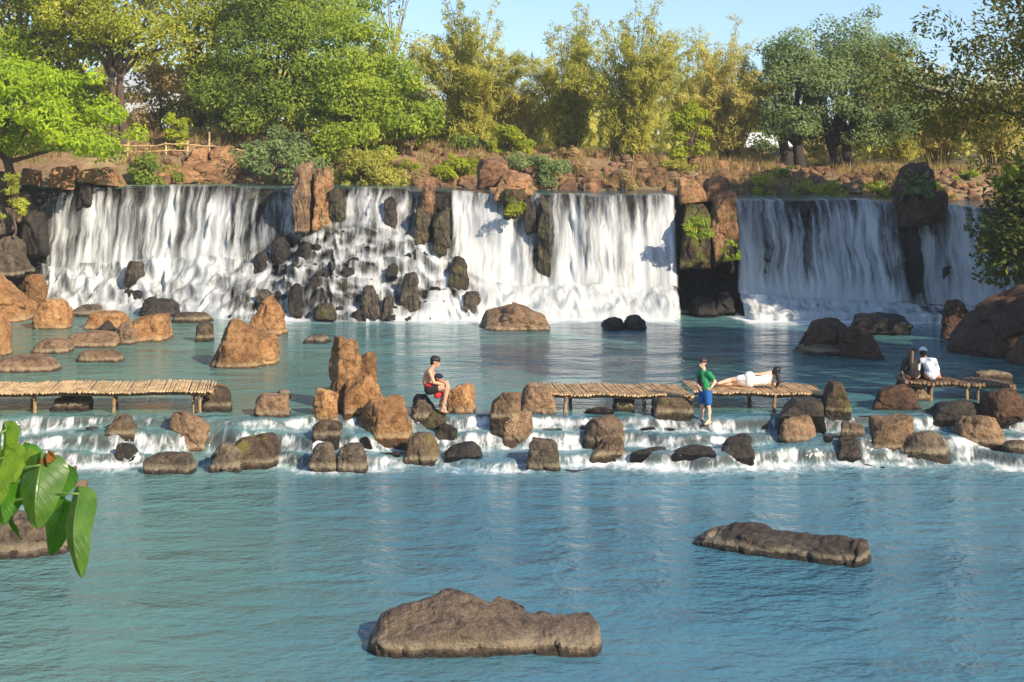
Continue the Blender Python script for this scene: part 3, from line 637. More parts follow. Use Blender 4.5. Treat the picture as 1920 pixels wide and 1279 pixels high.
# outcrops in the falls
B(550, 588, 303, 436, 'left column of the tall split rock pillar between the left fall and the stepped cascade', kind='column', mat='tan', D=53.3, depth=1.6, group=G4, seed=181, n=26, name='rock_pillar', cat='rock pillar', taper=.05)
B(590, 630, 311, 430, 'right orange column of the tall split rock pillar', kind='column', mat='orange', D=53.6, depth=1.5, group=G4, seed=183, n=26, name='rock_pillar', cat='rock pillar', taper=.08)
B(617, 653, 350, 440, 'wet dark column right of the tall split rock pillar', kind='column', mat='wetmoss', D=53.5, depth=1.2, group=G4, seed=184, name='rock_pillar', cat='rock pillar')
B(784, 816, 335, 402, 'small tan pinnacle on top of the mossy wet columns', kind='peak', mat='ridge', D=53.9, depth=.9, group=G4, seed=185, name='rock_pillar', cat='rock pillar')
B(776, 812, 388, 462, 'left mossy wet column under the tan pinnacle', kind='column', mat='wetmoss', D=53.0, depth=1.4, group=G4, seed=186, name='rock_pillar', cat='rock pillar', taper=.05)
B(806, 847, 388, 478, 'right mossy wet column under the tan pinnacle', kind='column', mat='wetmoss', D=52.8, depth=1.4, group=G4, seed=187, name='rock_pillar', cat='rock pillar', taper=.05)
B(720, 746, 368, 432, 'upright wet stone standing in the short fall above the cascade', kind='round', mat='wet', D=53.5, depth=.8, group=G4, seed=188)
B(893, 956, 294, 352, 'blocky brown rock crowning the outcrop left of the middle fall', kind='block', mat='ridge', D=55.0, depth=1.8, group=G4, seed=189)
B(925, 1000, 318, 372, 'orange block in the outcrop left of the middle fall', kind='block', mat='orange', D=54.2, depth=1.8, group=G4, seed=190)
B(940, 990, 350, 408, 'moss streaked rock hanging under the orange block of the outcrop', kind='peak', mat='mossy', D=53.7, depth=1.2, group=G4, seed=191, taper=-.4)
B(1006, 1034, 364, 548, 'narrow wet column at the left side of the middle fall', kind='column', mat='wetmoss', D=52.9, depth=1.2, group=G4, seed=192, name='rock_pillar', cat='rock pillar', n=26, taper=0)
B(980, 1010, 372, 440, 'short wet column left of the narrow wet column', kind='column', mat='dark', D=53.2, depth=1.0, group=G4, seed=193)
B(1266, 1332, 372, 502, 'moss covered left half of the broad pillar above the dark cave', kind='block', mat='mossy', D=52.6, depth=2.2, group=G4, seed=194, n=30, name='rock_pillar', cat='rock pillar', taper=.05)
B(1322, 1386, 360, 506, 'red brown right half of the broad pillar above the dark cave', kind='column', mat='orange', D=52.5, depth=2.2, group=G4, seed=196, n=30, name='rock_pillar', cat='rock pillar', taper=.12)
B(1270, 1322, 332, 384, 'brown block on top of the moss covered half of the broad pillar', kind='block', mat='orange', D=53.5, depth=1.4, group=G4, seed=197)
B(1318, 1372, 330, 384, 'blocky boulder on top of the red brown half of the broad pillar', kind='block', mat='ridge', D=53.7, depth=1.5, group=G4, seed=198)
B(1676, 1752, 303, 374, 'dark leaf draped rock standing on the crest of the right fall', kind='block', mat='red', D=52.4, depth=2.2, group=G4, seed=199, n=26)
B(1684, 1772, 355, 432, 'dark brown overhanging rock under the leaf draped rock on the crest', kind='peak', mat='red', D=51.9, depth=2.0, group=G4, seed=201, n=26, taper=-.3)
B(1702, 1724, 428, 602, 'dark rock rib between the right fall and the last fall', kind='column', mat='dark', D=51.6, depth=1.4, group=G4, seed=202, n=26, taper=-.1)
B(1290, 1345, 556, 592, 'wet black boulder at the mouth of the dark cave, nearer the middle fall', kind='knob', mat='dark', D=51.6, depth=1.2, group=G4, seed=203)
B(1335, 1378, 548, 590, 'wet black boulder at the mouth of the dark cave, nearer the right fall', kind='knob', mat='dark', D=51.9, depth=1.2, group=G4, seed=204)
# stones awash in the falls
for k, (a, b, yt, yb, D, lb) in enumerate([(231, 271, 489, 536, 54.4, 'grey rounded stone veiled by spray in the left fall'), (236, 276, 538, 562, 53.9, 'small grey stone just below the rounded stone in the left fall'),
  (749, 789, 509, 586, 50.7, 'upright tan wet stone low on the right of the stepped cascade'), (672, 714, 534, 600, 50.3, 'grooved grey wet stone at the foot of the stepped cascade'),
  (505, 552, 442, 500, 53.3, 'black wet stone at the upper left of the stepped cascade'), (590, 632, 505, 560, 51.5, 'black wet stone in the middle of the stepped cascade'),
  (552, 590, 455, 510, 52.6, 'black wet stone below the tall split pillar'), (540, 570, 530, 596, 50.6, 'dark wet stone at the lower left of the stepped cascade'), (470, 506, 470, 530, 53.3, 'dark wet stone at the left shoulder of the stepped cascade'),
  (725, 748, 494, 520, 51.6, 'small dark stone poking out of the white cascade'), (840, 880, 480, 545, 52.0, 'mossy wet stone on the right shoulder of the stepped cascade'), (868, 902, 545, 590, 51.0, 'brown wet stone at the lower right of the stepped cascade'),
  (714, 740, 555, 600, 50.3, 'narrow grey stone beside the grooved stone of the cascade'), (640, 668, 500, 540, 51.7, 'dark stone with a white veil in the middle of the cascade'), (480, 512, 540, 590, 51.2, 'grey wet stone at the far left foot of the cascade')]):
    B(a, b, yt, yb, lb, kind='knob' if k % 2 else 'round', taper=.15, mat=('wet', 'dark', 'wet', 'wet', 'dark', 'dark', 'dark', 'dark', 'dark', 'dark', 'wetmoss', 'wet', 'wet', 'dark', 'wet')[k], D=D, depth=1.0, group='wet stones poking through the falls', seed=220 + k)
# left end of the cliff
for k, (a, b, yt, yb, D, kd, mt, lb) in enumerate([(38, 96, 388, 500, 55.6, 'block', 'dark', 'black wet block at the left end of the left fall'), (98, 152, 310, 352, 57.2, 'block', 'orange', 'orange boulder on the crest, second from the left end'),
  (152, 232, 313, 352, 57.0, 'block', 'orange', 'wide orange block on the crest at the left end of the left fall'), (150, 182, 340, 392, 56.7, 'column', 'dark', 'dark column under the wide orange block on the crest'), (40, 78, 315, 352, 57.4, 'block', 'orange', 'orange boulder on the crest nearest the left edge'),
  (-30, 22, 385, 450, 54.6, 'round', 'grey', 'grey boulder at the left edge beside the falls'), (-20, 50, 440, 520, 54.2, 'knob', 'grey', 'grey boulder at the left edge above the sloping ochre boulder'), (20, 62, 360, 420, 56, 'block', 'brown', 'brown boulder above the black wet block at the left end'), (-60, 30, 320, 392, 56.5, 'block', 'brown', 'shaded brown boulder under the bright green tree')]):
    B(a, b, yt, yb, lb, kind=kd, mat=mt, D=D, depth=1.6, group='boulders at the left end of the cliff', seed=250 + k)
# orange rocks on the far bank behind the left fall
for k, (a, b, yt, yb, D, lb) in enumerate([(335, 450, 300, 347, 59.5, 'broad pitted orange rock on the bank above the left fall'), (300, 380, 312, 346, 59.2, 'orange rock right of the dark bush above the left fall'), (395, 440, 272, 306, 61, 'tan rock with a dark hollow below the bamboo fence'),
  (355, 395, 275, 308, 61, 'small orange rock below the bamboo fence'), (255, 330, 326, 347, 58.9, 'low orange rock in front of the dark bush')]):
    B(a, b, yt, yb, lb, kind='block', mat='orange', D=D, depth=1.6, group='orange rocks on the far bank', seed=270 + k)
B(421, 444, 236, 262, 'pale pink upright stone behind the bamboo fence', kind='column', mat='tan', D=64.5, depth=.5, seed=290)
# rubble along the far bank: eight shapes, copied
rub = []
rg = np.random.RandomState(5)
for k in range(10):
    V, Fq = rock_shape(1, .9, .62, 'block' if k % 3 else 'knob', 300 + k, 9, .25)
    rub.append([mesh_np('rubble_boulder', V, Fq, M[('orange', 'ridge', 'ridge', 'tan', 'ridge')[k % 5]])])
cnt = 0
while cnt < 290:
    p = rg.uniform(640, 1900) if cnt < 262 else rg.uniform(240, 560)
    D = rg.uniform(58.6, 66.5) if rg.rand() < .75 else rg.uniform(59.2, 61.5); x = X(p, D); zz = float(tz(np.array([x]), np.array([D]))[0])
    if zz < crest_z(x) - .05: continue
    s = rg.uniform(.3, .95) * (1.0 if D < 64 else .65)
    o = link('rubble_boulder', rub[rg.randint(10)][0], loc=(x, D, zz - .05 * s), rotz=rg.uniform(0, 6.28)); o.scale = (s * rg.uniform(.8, 1.4), s, s * rg.uniform(.7, 1.1))
    tag(o, 'weathered orange brown rubble boulder on the far bank above the falls', 'boulder', 'rubble boulders along the far bank'); cnt += 1

# the loose small rubble between them
Vs, Fs, nn = [], [], 0
base = [rock_shape(1, .9, .62, 'block', 330 + k, 4, .25) for k in range(6)]
for k in range(900):
    p = rg.uniform(560, 1900) if k < 760 else rg.uniform(240, 560); D = rg.uniform(58.7, 68); x = X(p, D); zz = float(tz(np.array([x]), np.array([D]))[0])
    if zz < crest_z(x) - .05: continue
    V, Fq = base[rg.randint(6)]; s = rg.uniform(.10, .38); a = rg.uniform(0, 6.28); ca, sa = math.cos(a), math.sin(a)
    Vs.append(V @ np.array([[ca, sa, 0], [-sa, ca, 0], [0, 0, 1]]) * [s * 1.3, s * 1.1, s] + [x, D, zz]); Fs.append(Fq + nn); nn += len(V)
tag(link('loose_rubble', mesh_np('loose_rubble', np.concatenate(Vs), np.concatenate(Fs), M['ridge'])), kind='stuff', label='loose small rubble strewn between the boulders of the far bank', cat='rubble')

# long rocks of the lower pool, built from their ridge line
def long_rock(name, label, prof, D0, depth, mat, rot=0.0, px_ref=None, shoulder=.62, seed=1, rowbase=None, nu=110, nk=44, lowz=LOW, front=None):
    """prof: (s, height) along the rock in metres, from its left end; the front shoulder is lower than the ridge."""
    prof = np.array(prof, float); L = prof[-1, 0]; s = np.linspace(0, 1, nu); s = .5 - .5 * np.cos(s * math.pi) * np.abs(np.cos(s * math.pi)) ** -.25; s = np.clip(s, 0, 1)
    hh = np.interp(s * L, prof[:, 0], prof[:, 1]); k = np.ones(5) / 5; hs = np.convolve(np.pad(hh, 2, 'edge'), k, 'valid'); hs[0], hs[-1] = hh[0], hh[-1]
    endf = np.clip(np.minimum(s / .05, (1 - s) / .035), 0, 1) ** .5
    un = .4; V = []
    for i in range(nu):
        dd = depth / 2 * (.35 + .65 * endf[i]) * (.9 + .1 * math.sin(s[i] * 5))
        for j in range(nk):
            a = 2 * math.pi * j / nk; c, sn = math.cos(a), math.sin(a)
            y = dd * np.sign(c) * abs(c) ** .55
            top = hs[i] * endf[i] ** .6
            if sn > 0:
                f = sstep(-.55, .35, y / dd); z = (shoulder * top * (1 - f) + top * f) * abs(sn) ** .35
            else: z = -un * abs(sn) ** .6
            V.append([(s[i] - .5) * L, y, z])
    V = np.array(V); Nn = np.stack([0 * V[:, 0], V[:, 1], V[:, 2] * 1.2], 1); Nn /= np.linalg.norm(Nn, axis=1)[:, None] + 1e-6
    e = np.repeat(endf, nk)
    cvv, cgg = cells(V * [1.7, 2.4, 2.4] + .35 * fbm(V * 1.5, 2, seed + 7)[:, None], seed)
    dsp = .07 * fbm(V * 1.6, 4, seed) + .045 * fbm(V * 4.5, 4, seed + 3, ridged=True) + .10 * (cvv - .5) - .02 * sstep(.12, 0, cgg) + .02 * fbm(V * 14, 3, seed + 5)
    V = V + Nn * (dsp * e)[:, None]; V[:, 0] += .10 * e * fbm(V * 2.5 + 9, 3, seed + 2)
    Fq = []
    for i in range(nu - 1):
        for j in range(nk): Fq.append([i * nk + j, (i + 1) * nk + j, (i + 1) * nk + (j + 1) % nk, i * nk + (j + 1) % nk])
    o = link(name, mesh_np(name, V, np.array(Fq), M[mat]), loc=(X(px_ref, D0), D0, lowz), rotz=rot)
    return tag(o, label, 'boulder', G5)
M['front'] = mat_rock('foreground_rock', (.085, .060, .042), (.16, .115, .078), (.27, .185, .11), wet=.12, pale=.09, lichen=.45)
M['slab'] = mat_rock('foreground_slab', (.05, .037, .030), (.095, .072, .055), (.20, .14, .095), wet=.10, pale=.04, lichen=.35)
long_rock('boulder', 'long grey brown boulder with an orange peak alone in the front of the lower pool', [(0, .16), (.12, .27), (.5, .38), (.8, .44), (.98, .57), (1.3, .57), (1.7, .47), (2.0, .37), (2.15, .30), (2.4, .29), (2.9, .30), (3.1, .28)], 18.98, 1.15, 'front', px_ref=909, shoulder=.70, seed=401)
long_rock('boulder', 'dark slab of rock lying aslant in the right of the lower pool', [(0, .02), (.2, .15), (.6, .29), (1.0, .31), (1.5, .27), (2.0, .27), (2.4, .31), (2.75, .28), (2.95, .22)], 23.45, .95, 'slab', rot=-.50, px_ref=1462, shoulder=.75, seed=411)
B(-80, 142, 962, 1049, 'grey brown boulder behind the taro leaves at the left edge of the lower pool', kind='knob', mat='grey', z0=LOW, depth=1.5, group=G5, seed=421, n=30)
# ------------------------------------------------------------------ plants
def leaves(Cn, Nn, ln, wd, rg, droop=0.0):
    """Folded leaf rhombs at points Cn facing roughly Nn."""
    n = len(Cn); ln = ln * rg.uniform(.6, 1.35, n); wd = wd * rg.uniform(.65, 1.3, n)
    N = Nn + rg.normal(0, .42, (n, 3)); N /= np.linalg.norm(N, axis=1)[:, None] + 1e-9
    A = rg.normal(0, 1, (n, 3)); A[:, 2] -= droop; A -= (A * N).sum(1)[:, None] * N; A /= np.linalg.norm(A, axis=1)[:, None] + 1e-9
    Bn = np.cross(N, A)
    V = np.empty((n, 4, 3)); hl = (ln / 2)[:, None]; hw = (wd / 2)[:, None]
    V[:, 0] = Cn - A * hl; V[:, 1] = Cn + Bn * hw - N * hw * .25; V[:, 2] = Cn + A * hl; V[:, 3] = Cn - Bn * hw - N * hw * .25
    return V.reshape(-1, 3), np.arange(n * 4).reshape(n, 4)

def leaf_mesh(name, Cn, Nn, ln, wd, mat, rg, tint, droop=0.0):
    V, Fq = leaves(Cn, Nn, ln, wd, rg, droop)
    return mesh_np(name, V, Fq, mat, smooth=False, attrs={'tint': ('FACE', tint)})

def broad_tree(name, label, cat, base, height, crown, mat, bark, seed, lobes=46, per=170, lobe_r=.85, leaf=(.26, .15), trunk_r=.2, droop=.3, group=None, hole=.0, trunk_h=None, ntr=1, off=(0, 0), limbs=True):
    """crown = (cx, cy, cz, rx, ry, rz) relative to the base; lobes of leaves held on limbs."""
    rg = np.random.RandomState(seed); root = empty(name, base, label, cat, group)
    c = np.array(crown[:3], float); r = np.array(crown[3:], float)
    U = rg.normal(0, 1, (lobes, 3)); U /= np.linalg.norm(U, axis=1)[:, None]; rad = rg.uniform(.25, 1, lobes) ** .42
    U[:, 2] = np.where(U[:, 2] < -.75, -U[:, 2], U[:, 2])
    L = c + U * rad[:, None] * r * (1 + .25 * rg.normal(0, 1, (lobes, 1)) * .5)
    lr = lobe_r * rg.uniform(.55, 1.25, lobes)
    Cn, Nn, T = [], [], []
    for k in range(lobes):
        m = int(per * (lr[k] / lobe_r) ** 2 * rg.uniform(.6, 1.2)); d = rg.normal(0, 1, (m, 3)); d /= np.linalg.norm(d, axis=1)[:, None]
        q = L[k] + d * (lr[k] * rg.uniform(.35, 1.08, (m, 1)) ** .6) * [1.15, 1.15, .8]
        q[:, 2] -= droop * .5 * (np.abs(d[:, 0]) + np.abs(d[:, 1])) * lr[k] * .5
        keep = vnoise(q * 1.9 + seed, seed) > -.55 + hole
        q, d = q[keep], d[keep]; Cn.append(q); Nn.append(d * .7 + [.28, -.42, .5])
        T.append(np.clip(.5 + rg.normal(0, .2, len(q)) + rg.normal(0, .12), 0, 1))
    Cn, Nn, T = np.concatenate(Cn), np.concatenate(Nn), np.concatenate(T)
    link('crown', leaf_mesh('crown', Cn, Nn, leaf[0], leaf[1], M[mat], rg, T, droop), root)
    tb = MB(); th = trunk_h if trunk_h else max(height * .28, c[2] - r[2] * .8)
    for q in range(ntr):
        ox = (q - (ntr - 1) / 2) * trunk_r * 2.1; top = np.array([ox + off[0] + rg.normal(0, .15), off[1] + rg.normal(0, .15), th])
        zz = np.linspace(0, 1, 8); pts = np.stack([ox + (top[0] - ox) * zz ** 1.3 + .08 * np.sin(zz * 5 + q), top[1] * zz + .06 * np.cos(zz * 6), -.3 + (th + .3) * zz], 1)
        tb.tube(pts, trunk_r * (1.35 - .55 * zz ** .5), 8)
        if limbs:
            for k in rg.choice(lobes, min(lobes, 9 + 5 // ntr), replace=False):
                e = L[k]; s0 = pts[rg.randint(5, 8)]; mid = (s0 + e) / 2 + rg.normal(0, .18, 3) + [0, 0, .2]
                u = np.linspace(0, 1, 7)[:, None]; P = (1 - u) ** 2 * s0 + 2 * u * (1 - u) * mid + u ** 2 * e
                tb.tube(P, trunk_r * .55 * (1 - u[:, 0] * .85), 6)
    link('trunk', tb.mesh('trunk', M[bark], True), root); return root

def bamboo(name, label, cat, base, height, spread, mat, bark, seed, culms=34, per=330, leaf=(.27, .045), group=None, low=.18, lean=(0, 0), arch=.35, puff=.42):
    """A clump of culms that rise, lean outwards and arch over at the tip, feathered with narrow leaves."""
    rg = np.random.RandomState(seed); root = empty(name, base, label, cat, group); tb = MB(); Cn, Nn, T = [], [], []
    for k in range(culms):
        a = rg.uniform(0, 6.283); s = rg.uniform(.1, 1) ** .7; h = height * rg.uniform(.62, 1.0) * (1.05 - .25 * s); out = spread * s
        b0 = np.array([math.cos(a), math.sin(a) * .8, 0]) * .5 * s
        u = np.linspace(0, 1, 14); rr = out * u ** 1.7; zz = h * (u - arch * s * u ** 3.2); w = rg.normal(0, .10, 2)
        P = np.stack([b0[0] + math.cos(a) * rr + lean[0] * u ** 1.5 + w[0] * np.sin(u * 4), b0[1] + math.sin(a) * rr * .8 + lean[1] * u ** 1.5 + w[1] * np.sin(u * 5), zz - .15 * (u == 0)], 1)
        tb.tube(P, .034 * (1.1 - u * .95), 5)
        m = int(per * rg.uniform(.7, 1.3)); t = low + (1 - low) * rg.uniform(0, 1, m) ** .8
        twig = rg.randint(0, 26, m); tt = np.clip(low + (1 - low) * (twig + rg.uniform(.2, .8, 26)[twig]) / 26, 0, 1)
        q = np.stack([np.interp(tt, u, P[:, i]) for i in range(3)], 1)
        ta = rg.uniform(0, 6.283, 26)[twig]; tl = rg.uniform(0, 1, m) ** .7 * puff * (.55 + rg.uniform(.2, 1.2, 26)[twig]) * (1 - .45 * tt)
        q = q + np.stack([np.cos(ta) * tl, np.sin(ta) * tl, .25 * tl - .35 * tl ** 2], 1) + rg.normal(0, .085, (m, 3))
        Cn.append(q); Nn.append(np.stack([np.cos(ta) * .4 + .3, np.sin(ta) * .4 - .55, .6 + 0 * ta], 1)); T.append(np.clip(.5 + rg.normal(0, .2, m) + rg.normal(0, .12), 0, 1))
    Cn, Nn, T = np.concatenate(Cn), np.concatenate(Nn), np.concatenate(T)
    link('crown', leaf_mesh('crown', Cn, Nn, leaf[0], leaf[1], M[mat], rg, T, .9), root)
    link('trunk', tb.mesh('trunk', M[bark], True), root); return root

def bush(name, label, base, size, mat, seed, lobes=16, per=150, leaf=(.2, .1), group=None, cat='bush', droop=.2, hole=0.0):
    return broad_tree(name, label, cat, base, size[2], (0, 0, size[2] * .5, size[0] / 2, size[1] / 2, size[2] * .5), mat, 'bark', seed, lobes, per, max(.22, min(size) * .27), leaf, .05, droop, group, hole, trunk_h=size[2] * .35)

def gz(px, D): x = X(px, D); return (x, D, float(tz(np.array([x]), np.array([D]))[0]) - .05)

M['bark'] = mat_bark('bark', (.13, .085, .055)); M['palebark'] = mat_bark('pale_bark', (.26, .19, .12)); M['culm'] = mat_bark('bamboo_culm', (.24, .19, .075)); M['darkbark'] = mat_bark('dark_bark', (.05, .038, .03))
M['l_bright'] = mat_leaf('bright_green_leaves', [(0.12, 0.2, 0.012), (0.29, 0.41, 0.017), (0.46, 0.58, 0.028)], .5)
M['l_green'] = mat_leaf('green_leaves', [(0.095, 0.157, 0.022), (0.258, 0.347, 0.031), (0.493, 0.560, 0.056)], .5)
M['l_dark'] = mat_leaf('deep_green_leaves', [(0.072, 0.120, 0.024), (0.168, 0.240, 0.034), (0.360, 0.432, 0.054)], .5)
M['l_blue'] = mat_leaf('dull_green_leaves', [(0.090, 0.138, 0.054), (0.180, 0.246, 0.096), (0.336, 0.420, 0.156)], .5)
M['l_mix'] = mat_leaf('yellow_green_leaves', [(0.15, 0.175, 0.03), (0.33, 0.37, 0.04), (0.54, 0.55, 0.07)], .5)
M['l_olive'] = mat_leaf('olive_bamboo_leaves', [(0.151, 0.162, 0.030), (0.356, 0.356, 0.059), (0.583, 0.551, 0.119)], .5)
M['l_gold'] = mat_leaf('golden_bamboo_leaves', [(.23, .205, .06), (.45, .40, .11), (.62, .55, .19)], .5)
M['l_dry'] = mat_leaf('dry_leaves', [(0.24, 0.17, 0.07), (0.38, 0.29, 0.13), (0.52, 0.42, 0.21)], .5)
M['l_yel'] = mat_leaf('lime_leaves', [(0.132, 0.180, 0.012), (0.288, 0.348, 0.017), (0.456, 0.480, 0.024)], .5)
M['l_hang'] = mat_leaf('hanging_branch_leaves', [(.045, .055, .014), (.12, .125, .028), (.28, .26, .06)], .5)
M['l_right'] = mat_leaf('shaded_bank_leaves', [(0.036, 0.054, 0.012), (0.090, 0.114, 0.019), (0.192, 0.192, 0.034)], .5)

GB = 'bamboo clumps on the far bank'; GT = 'leafy trees on the far bank'; GS = 'bushes above the falls'
# left
broad_tree('leafy_tree', 'bright lime green tree overhanging the left end of the falls', 'tree', (X(20, 56.2), 56.2, 4.6), 5.5, (.2, -1.2, 2.9, 4.6, 2.2, 2.2), 'l_bright', 'bark', 11, 100, 330, .72, (.24, .095), .2, .7, GT)
broad_tree('leafy_tree', 'tall tree with a thick bare trunk at the left of the bamboo fence', 'tree', gz(221, 63.5), 11, (.6, .5, 6.6, 4.6, 2.6, 3.2), 'l_mix', 'bark', 12, 80, 300, .9, (.19, .09), .17, .5, GT, ntr=2, hole=.15, trunk_h=4.2)
broad_tree('leafy_tree', 'dark green spreading tree right of the bamboo fence', 'tree', gz(512, 64), 8.5, (.3, 0, 3.9, 3.5, 2.6, 3.9), 'l_dark', 'darkbark', 13, 100, 400, .85, (.19, .09), .2, .6, GT, trunk_h=1.6)
broad_tree('leafy_tree', 'sunlit green tree leaning right before the gap of sky', 'tree', gz(655, 63), 8, (.3, 0, 3.6, 2.2, 1.9, 3.5), 'l_green', 'bark', 14, 70, 400, .75, (.2, .09), .16, .7, GT, trunk_h=1.4)
broad_tree('leafy_tree', 'yellow green tree rising behind the left end of the falls at the picture corner', 'tree', gz(40, 66), 12, (0, 0, 6.0, 4.4, 2.6, 3.6), 'l_mix', 'bark', 15, 76, 190, .95, (.26, .12), .2, .5, GT, hole=.1)
broad_tree('leafy_tree', 'dark crowned tree between the corner tree and the thick trunk', 'tree', gz(110, 68.5), 10, (0, 0, 5.6, 2.5, 2.2, 3.4), 'l_green', 'bark', 16, 50, 200, .9, (.26, .13), .18, .5, GT)
broad_tree('leafy_tree', 'light green tree filling the top of the view above the fence', 'tree', gz(370, 69), 13, (0, 0, 7.6, 4.6, 2.6, 3.6), 'l_mix', 'bark', 17, 84, 320, .95, (.19, .085), .2, .5, GT, hole=.05)
broad_tree('leafy_tree', 'green tree with the highest crown behind the dark spreading tree', 'tree', gz(560, 71), 13, (0, 0, 7.6, 4.0, 2.6, 4.0), 'l_green', 'bark', 18, 76, 330, .95, (.19, .09), .2, .5, GT)
broad_tree('leafy_tree', 'small lime green tree with spreading branches below the gap of sky', 'tree', gz(768, 64), 3, (0, 0, 1.6, 1.6, 1.2, 1.1), 'l_green', 'bark', 19, 34, 190, .5, (.24, .11), .07, .6, GT)
broad_tree('leafy_tree', 'brownish sparse tree behind the small lime green tree', 'tree', gz(760, 72), 7, (0, 0, 3.4, 1.9, 1.6, 2.6), 'l_olive', 'palebark', 20, 36, 150, .7, (.2, .09), .12, .4, GT, hole=.25)
broad_tree('bare_tree', 'tall thin nearly leafless tree against the sky left of the bamboo', 'tree', gz(735, 75), 10, (.1, 0, 7.4, 1.4, 1.2, 2.3), 'l_dark', 'palebark', 21, 26, 26, .4, (.24, .14), .09, .5, GT, hole=.1)
for k, (p, D, w, h, mt, lb) in enumerate([(150, 67, 4, 3.4, 'l_mix', 'yellow green thicket left of the thick bare trunk'), (300, 68, 3.6, 3.2, 'l_dry', 'pale thicket behind the left half of the bamboo fence'), (385, 69, 3.6, 3.6, 'l_olive', 'dull green thicket behind the right half of the bamboo fence'),
   (470, 70, 4, 4.2, 'l_green', 'green thicket under the dark spreading tree'), (600, 70, 4, 4.4, 'l_green', 'dark thicket between the two green trees'), (700, 69, 3.4, 4.0, 'l_green', 'leafy thicket at the left side of the gap of sky'), (20, 65, 4.4, 4.4, 'l_bright', 'bright thicket behind the lime green tree'), (790, 70, 3.0, 2.6, 'l_olive', 'olive thicket below the gap of sky')]):
    broad_tree('thicket', lb, 'thicket', gz(p, D), h, (0, 0, h * .5, w / 2, 1.2, h * .55), mt, 'bark', 90 + k, 40, 170, .62, (.22, .10), .06, .5, 'thickets on the far bank', .05, trunk_h=h * .3)
# bamboo and right trees
bamboo('bamboo_clump', 'tall olive bamboo clump right of the gap of sky', 'bamboo', gz(880, 67), 8.6, 3.0, 'l_olive', 'culm', 31, 74, 430, group=GB, low=.06)
bamboo('bamboo_clump', 'low golden bamboo clump glowing between two taller clumps', 'bamboo', gz(965, 69), 5.0, 2.4, 'l_gold', 'culm', 32, 38, 330, group=GB, low=.05)
bamboo('bamboo_clump', 'narrow bamboo clump with a dark foot left of the tallest clump', 'bamboo', gz(1066, 68), 8.6, 2.3, 'l_olive', 'culm', 33, 46, 360, group=GB, low=.12)
bamboo('bamboo_clump', 'broad yellow olive bamboo clump with a thick dark stump at its foot', 'bamboo', gz(1185, 65.5), 8.8, 3.3, 'l_olive', 'culm', 34, 66, 420, group=GB, low=.06)
bamboo('bamboo_clump', 'golden bamboo clump leaning over the white roof', 'bamboo', gz(1368, 67), 7.6, 2.6, 'l_gold', 'culm', 35, 58, 400, group=GB, low=.14)
bamboo('bamboo_clump', 'faint olive bamboo clump rising behind the golden one', 'bamboo', gz(1300, 73), 9.4, 2.2, 'l_olive', 'culm', 36, 34, 280, group=GB, low=.2)
bamboo('bamboo_clump', 'pale golden bamboo clump with bare straw culms behind the leaf draped rock', 'bamboo', gz(1760, 69), 6.4, 2.0, 'l_gold', 'culm', 37, 46, 330, group=GB, low=.25)
bamboo('bamboo_clump', 'pale golden bamboo clump at the right edge of the far bank', 'bamboo', gz(1870, 68), 6.6, 2.2, 'l_gold', 'culm', 38, 46, 330, group=GB, low=.25)
bamboo('bamboo_clump', 'yellow green bamboo clump filling the gap left of the pale straw culms', 'bamboo', gz(1690, 74), 6.6, 1.9, 'l_olive', 'culm', 39, 34, 300, group=GB, low=.1)
broad_tree('leafy_tree', 'round dull green tree with a thick dark trunk right of the golden bamboo', 'tree', gz(1486, 66), 6.2, (.1, 0, 3.5, 1.8, 1.8, 2.5), 'l_blue', 'darkbark', 41, 60, 400, .68, (.16, .09), .27, .4, GT, trunk_h=1.6, ntr=2)
broad_tree('leafy_tree', 'broad dull green tree with two domes of leaves behind the right fall', 'tree', gz(1578, 66.5), 6.6, (.8, 0, 3.5, 3.3, 2.0, 2.9), 'l_blue', 'darkbark', 42, 120, 380, .72, (.16, .09), .24, .4, GT, trunk_h=1.5, ntr=2)
broad_tree('leafy_tree', 'dark stump of a thick trunk at the foot of the broad bamboo', 'tree stump', gz(1146, 66), 2, (0, 0, 1.7, .5, .4, .4), 'l_olive', 'darkbark', 43, 8, 40, .3, (.2, .06), .2, .4, None, trunk_h=1.3, limbs=False)
# bushes
bush('bush', 'dark green bush hanging on the orange bank above the left fall', gz(290, 59.2), (2.1, 1.4, 1.5), 'l_dark', 51, 22, 170, (.16, .08), GS)
bush('bush', 'wide green bush left of the tall split pillar', gz(520, 59.6), (3.6, 1.6, 2.3), 'l_blue', 52, 34, 180, (.18, .08), GS)
bush('bush', 'tangled yellowish bush with drooping leaves right of the tall split pillar', gz(680, 60.2), (3.2, 1.6, 1.8), 'l_olive', 53, 30, 160, (.26, .06), GS, droop=.8)
bush('bush', 'lime yellow bush left of the blocky crowning rock', gz(858, 61.5), (2.3, 1.3, 1.1), 'l_yel', 54, 22, 170, (.16, .07), GS)
bush('bush', 'feathery green bush right of the blocky crowning rock', gz(1000, 61.5), (3.0, 1.4, 1.35), 'l_blue', 55, 26, 170, (.18, .06), GS)
bush('bush', 'bright lime shrub below the low golden bamboo', gz(960, 64.5), (1.8, 1.2, 1.25), 'l_yel', 56, 18, 170, (.2, .09), GS)
bush('bush', 'bright lime shrub at the left foot of the golden bamboo', gz(1300, 65.5), (1.8, 1.3, 3.0), 'l_yel', 57, 26, 170, (.2, .09), GS)
bush('bush', 'dark bush at the foot of the olive bamboo clump', gz(880, 65), (1.9, 1.2, .9), 'l_dark', 58, 16, 150, (.18, .08), GS)
bush('bush', 'grey green bush behind the right end of the bamboo fence', gz(455, 66.5), (2.6, 1.4, 1.9), 'l_blue', 59, 24, 160, (.2, .09), GS)
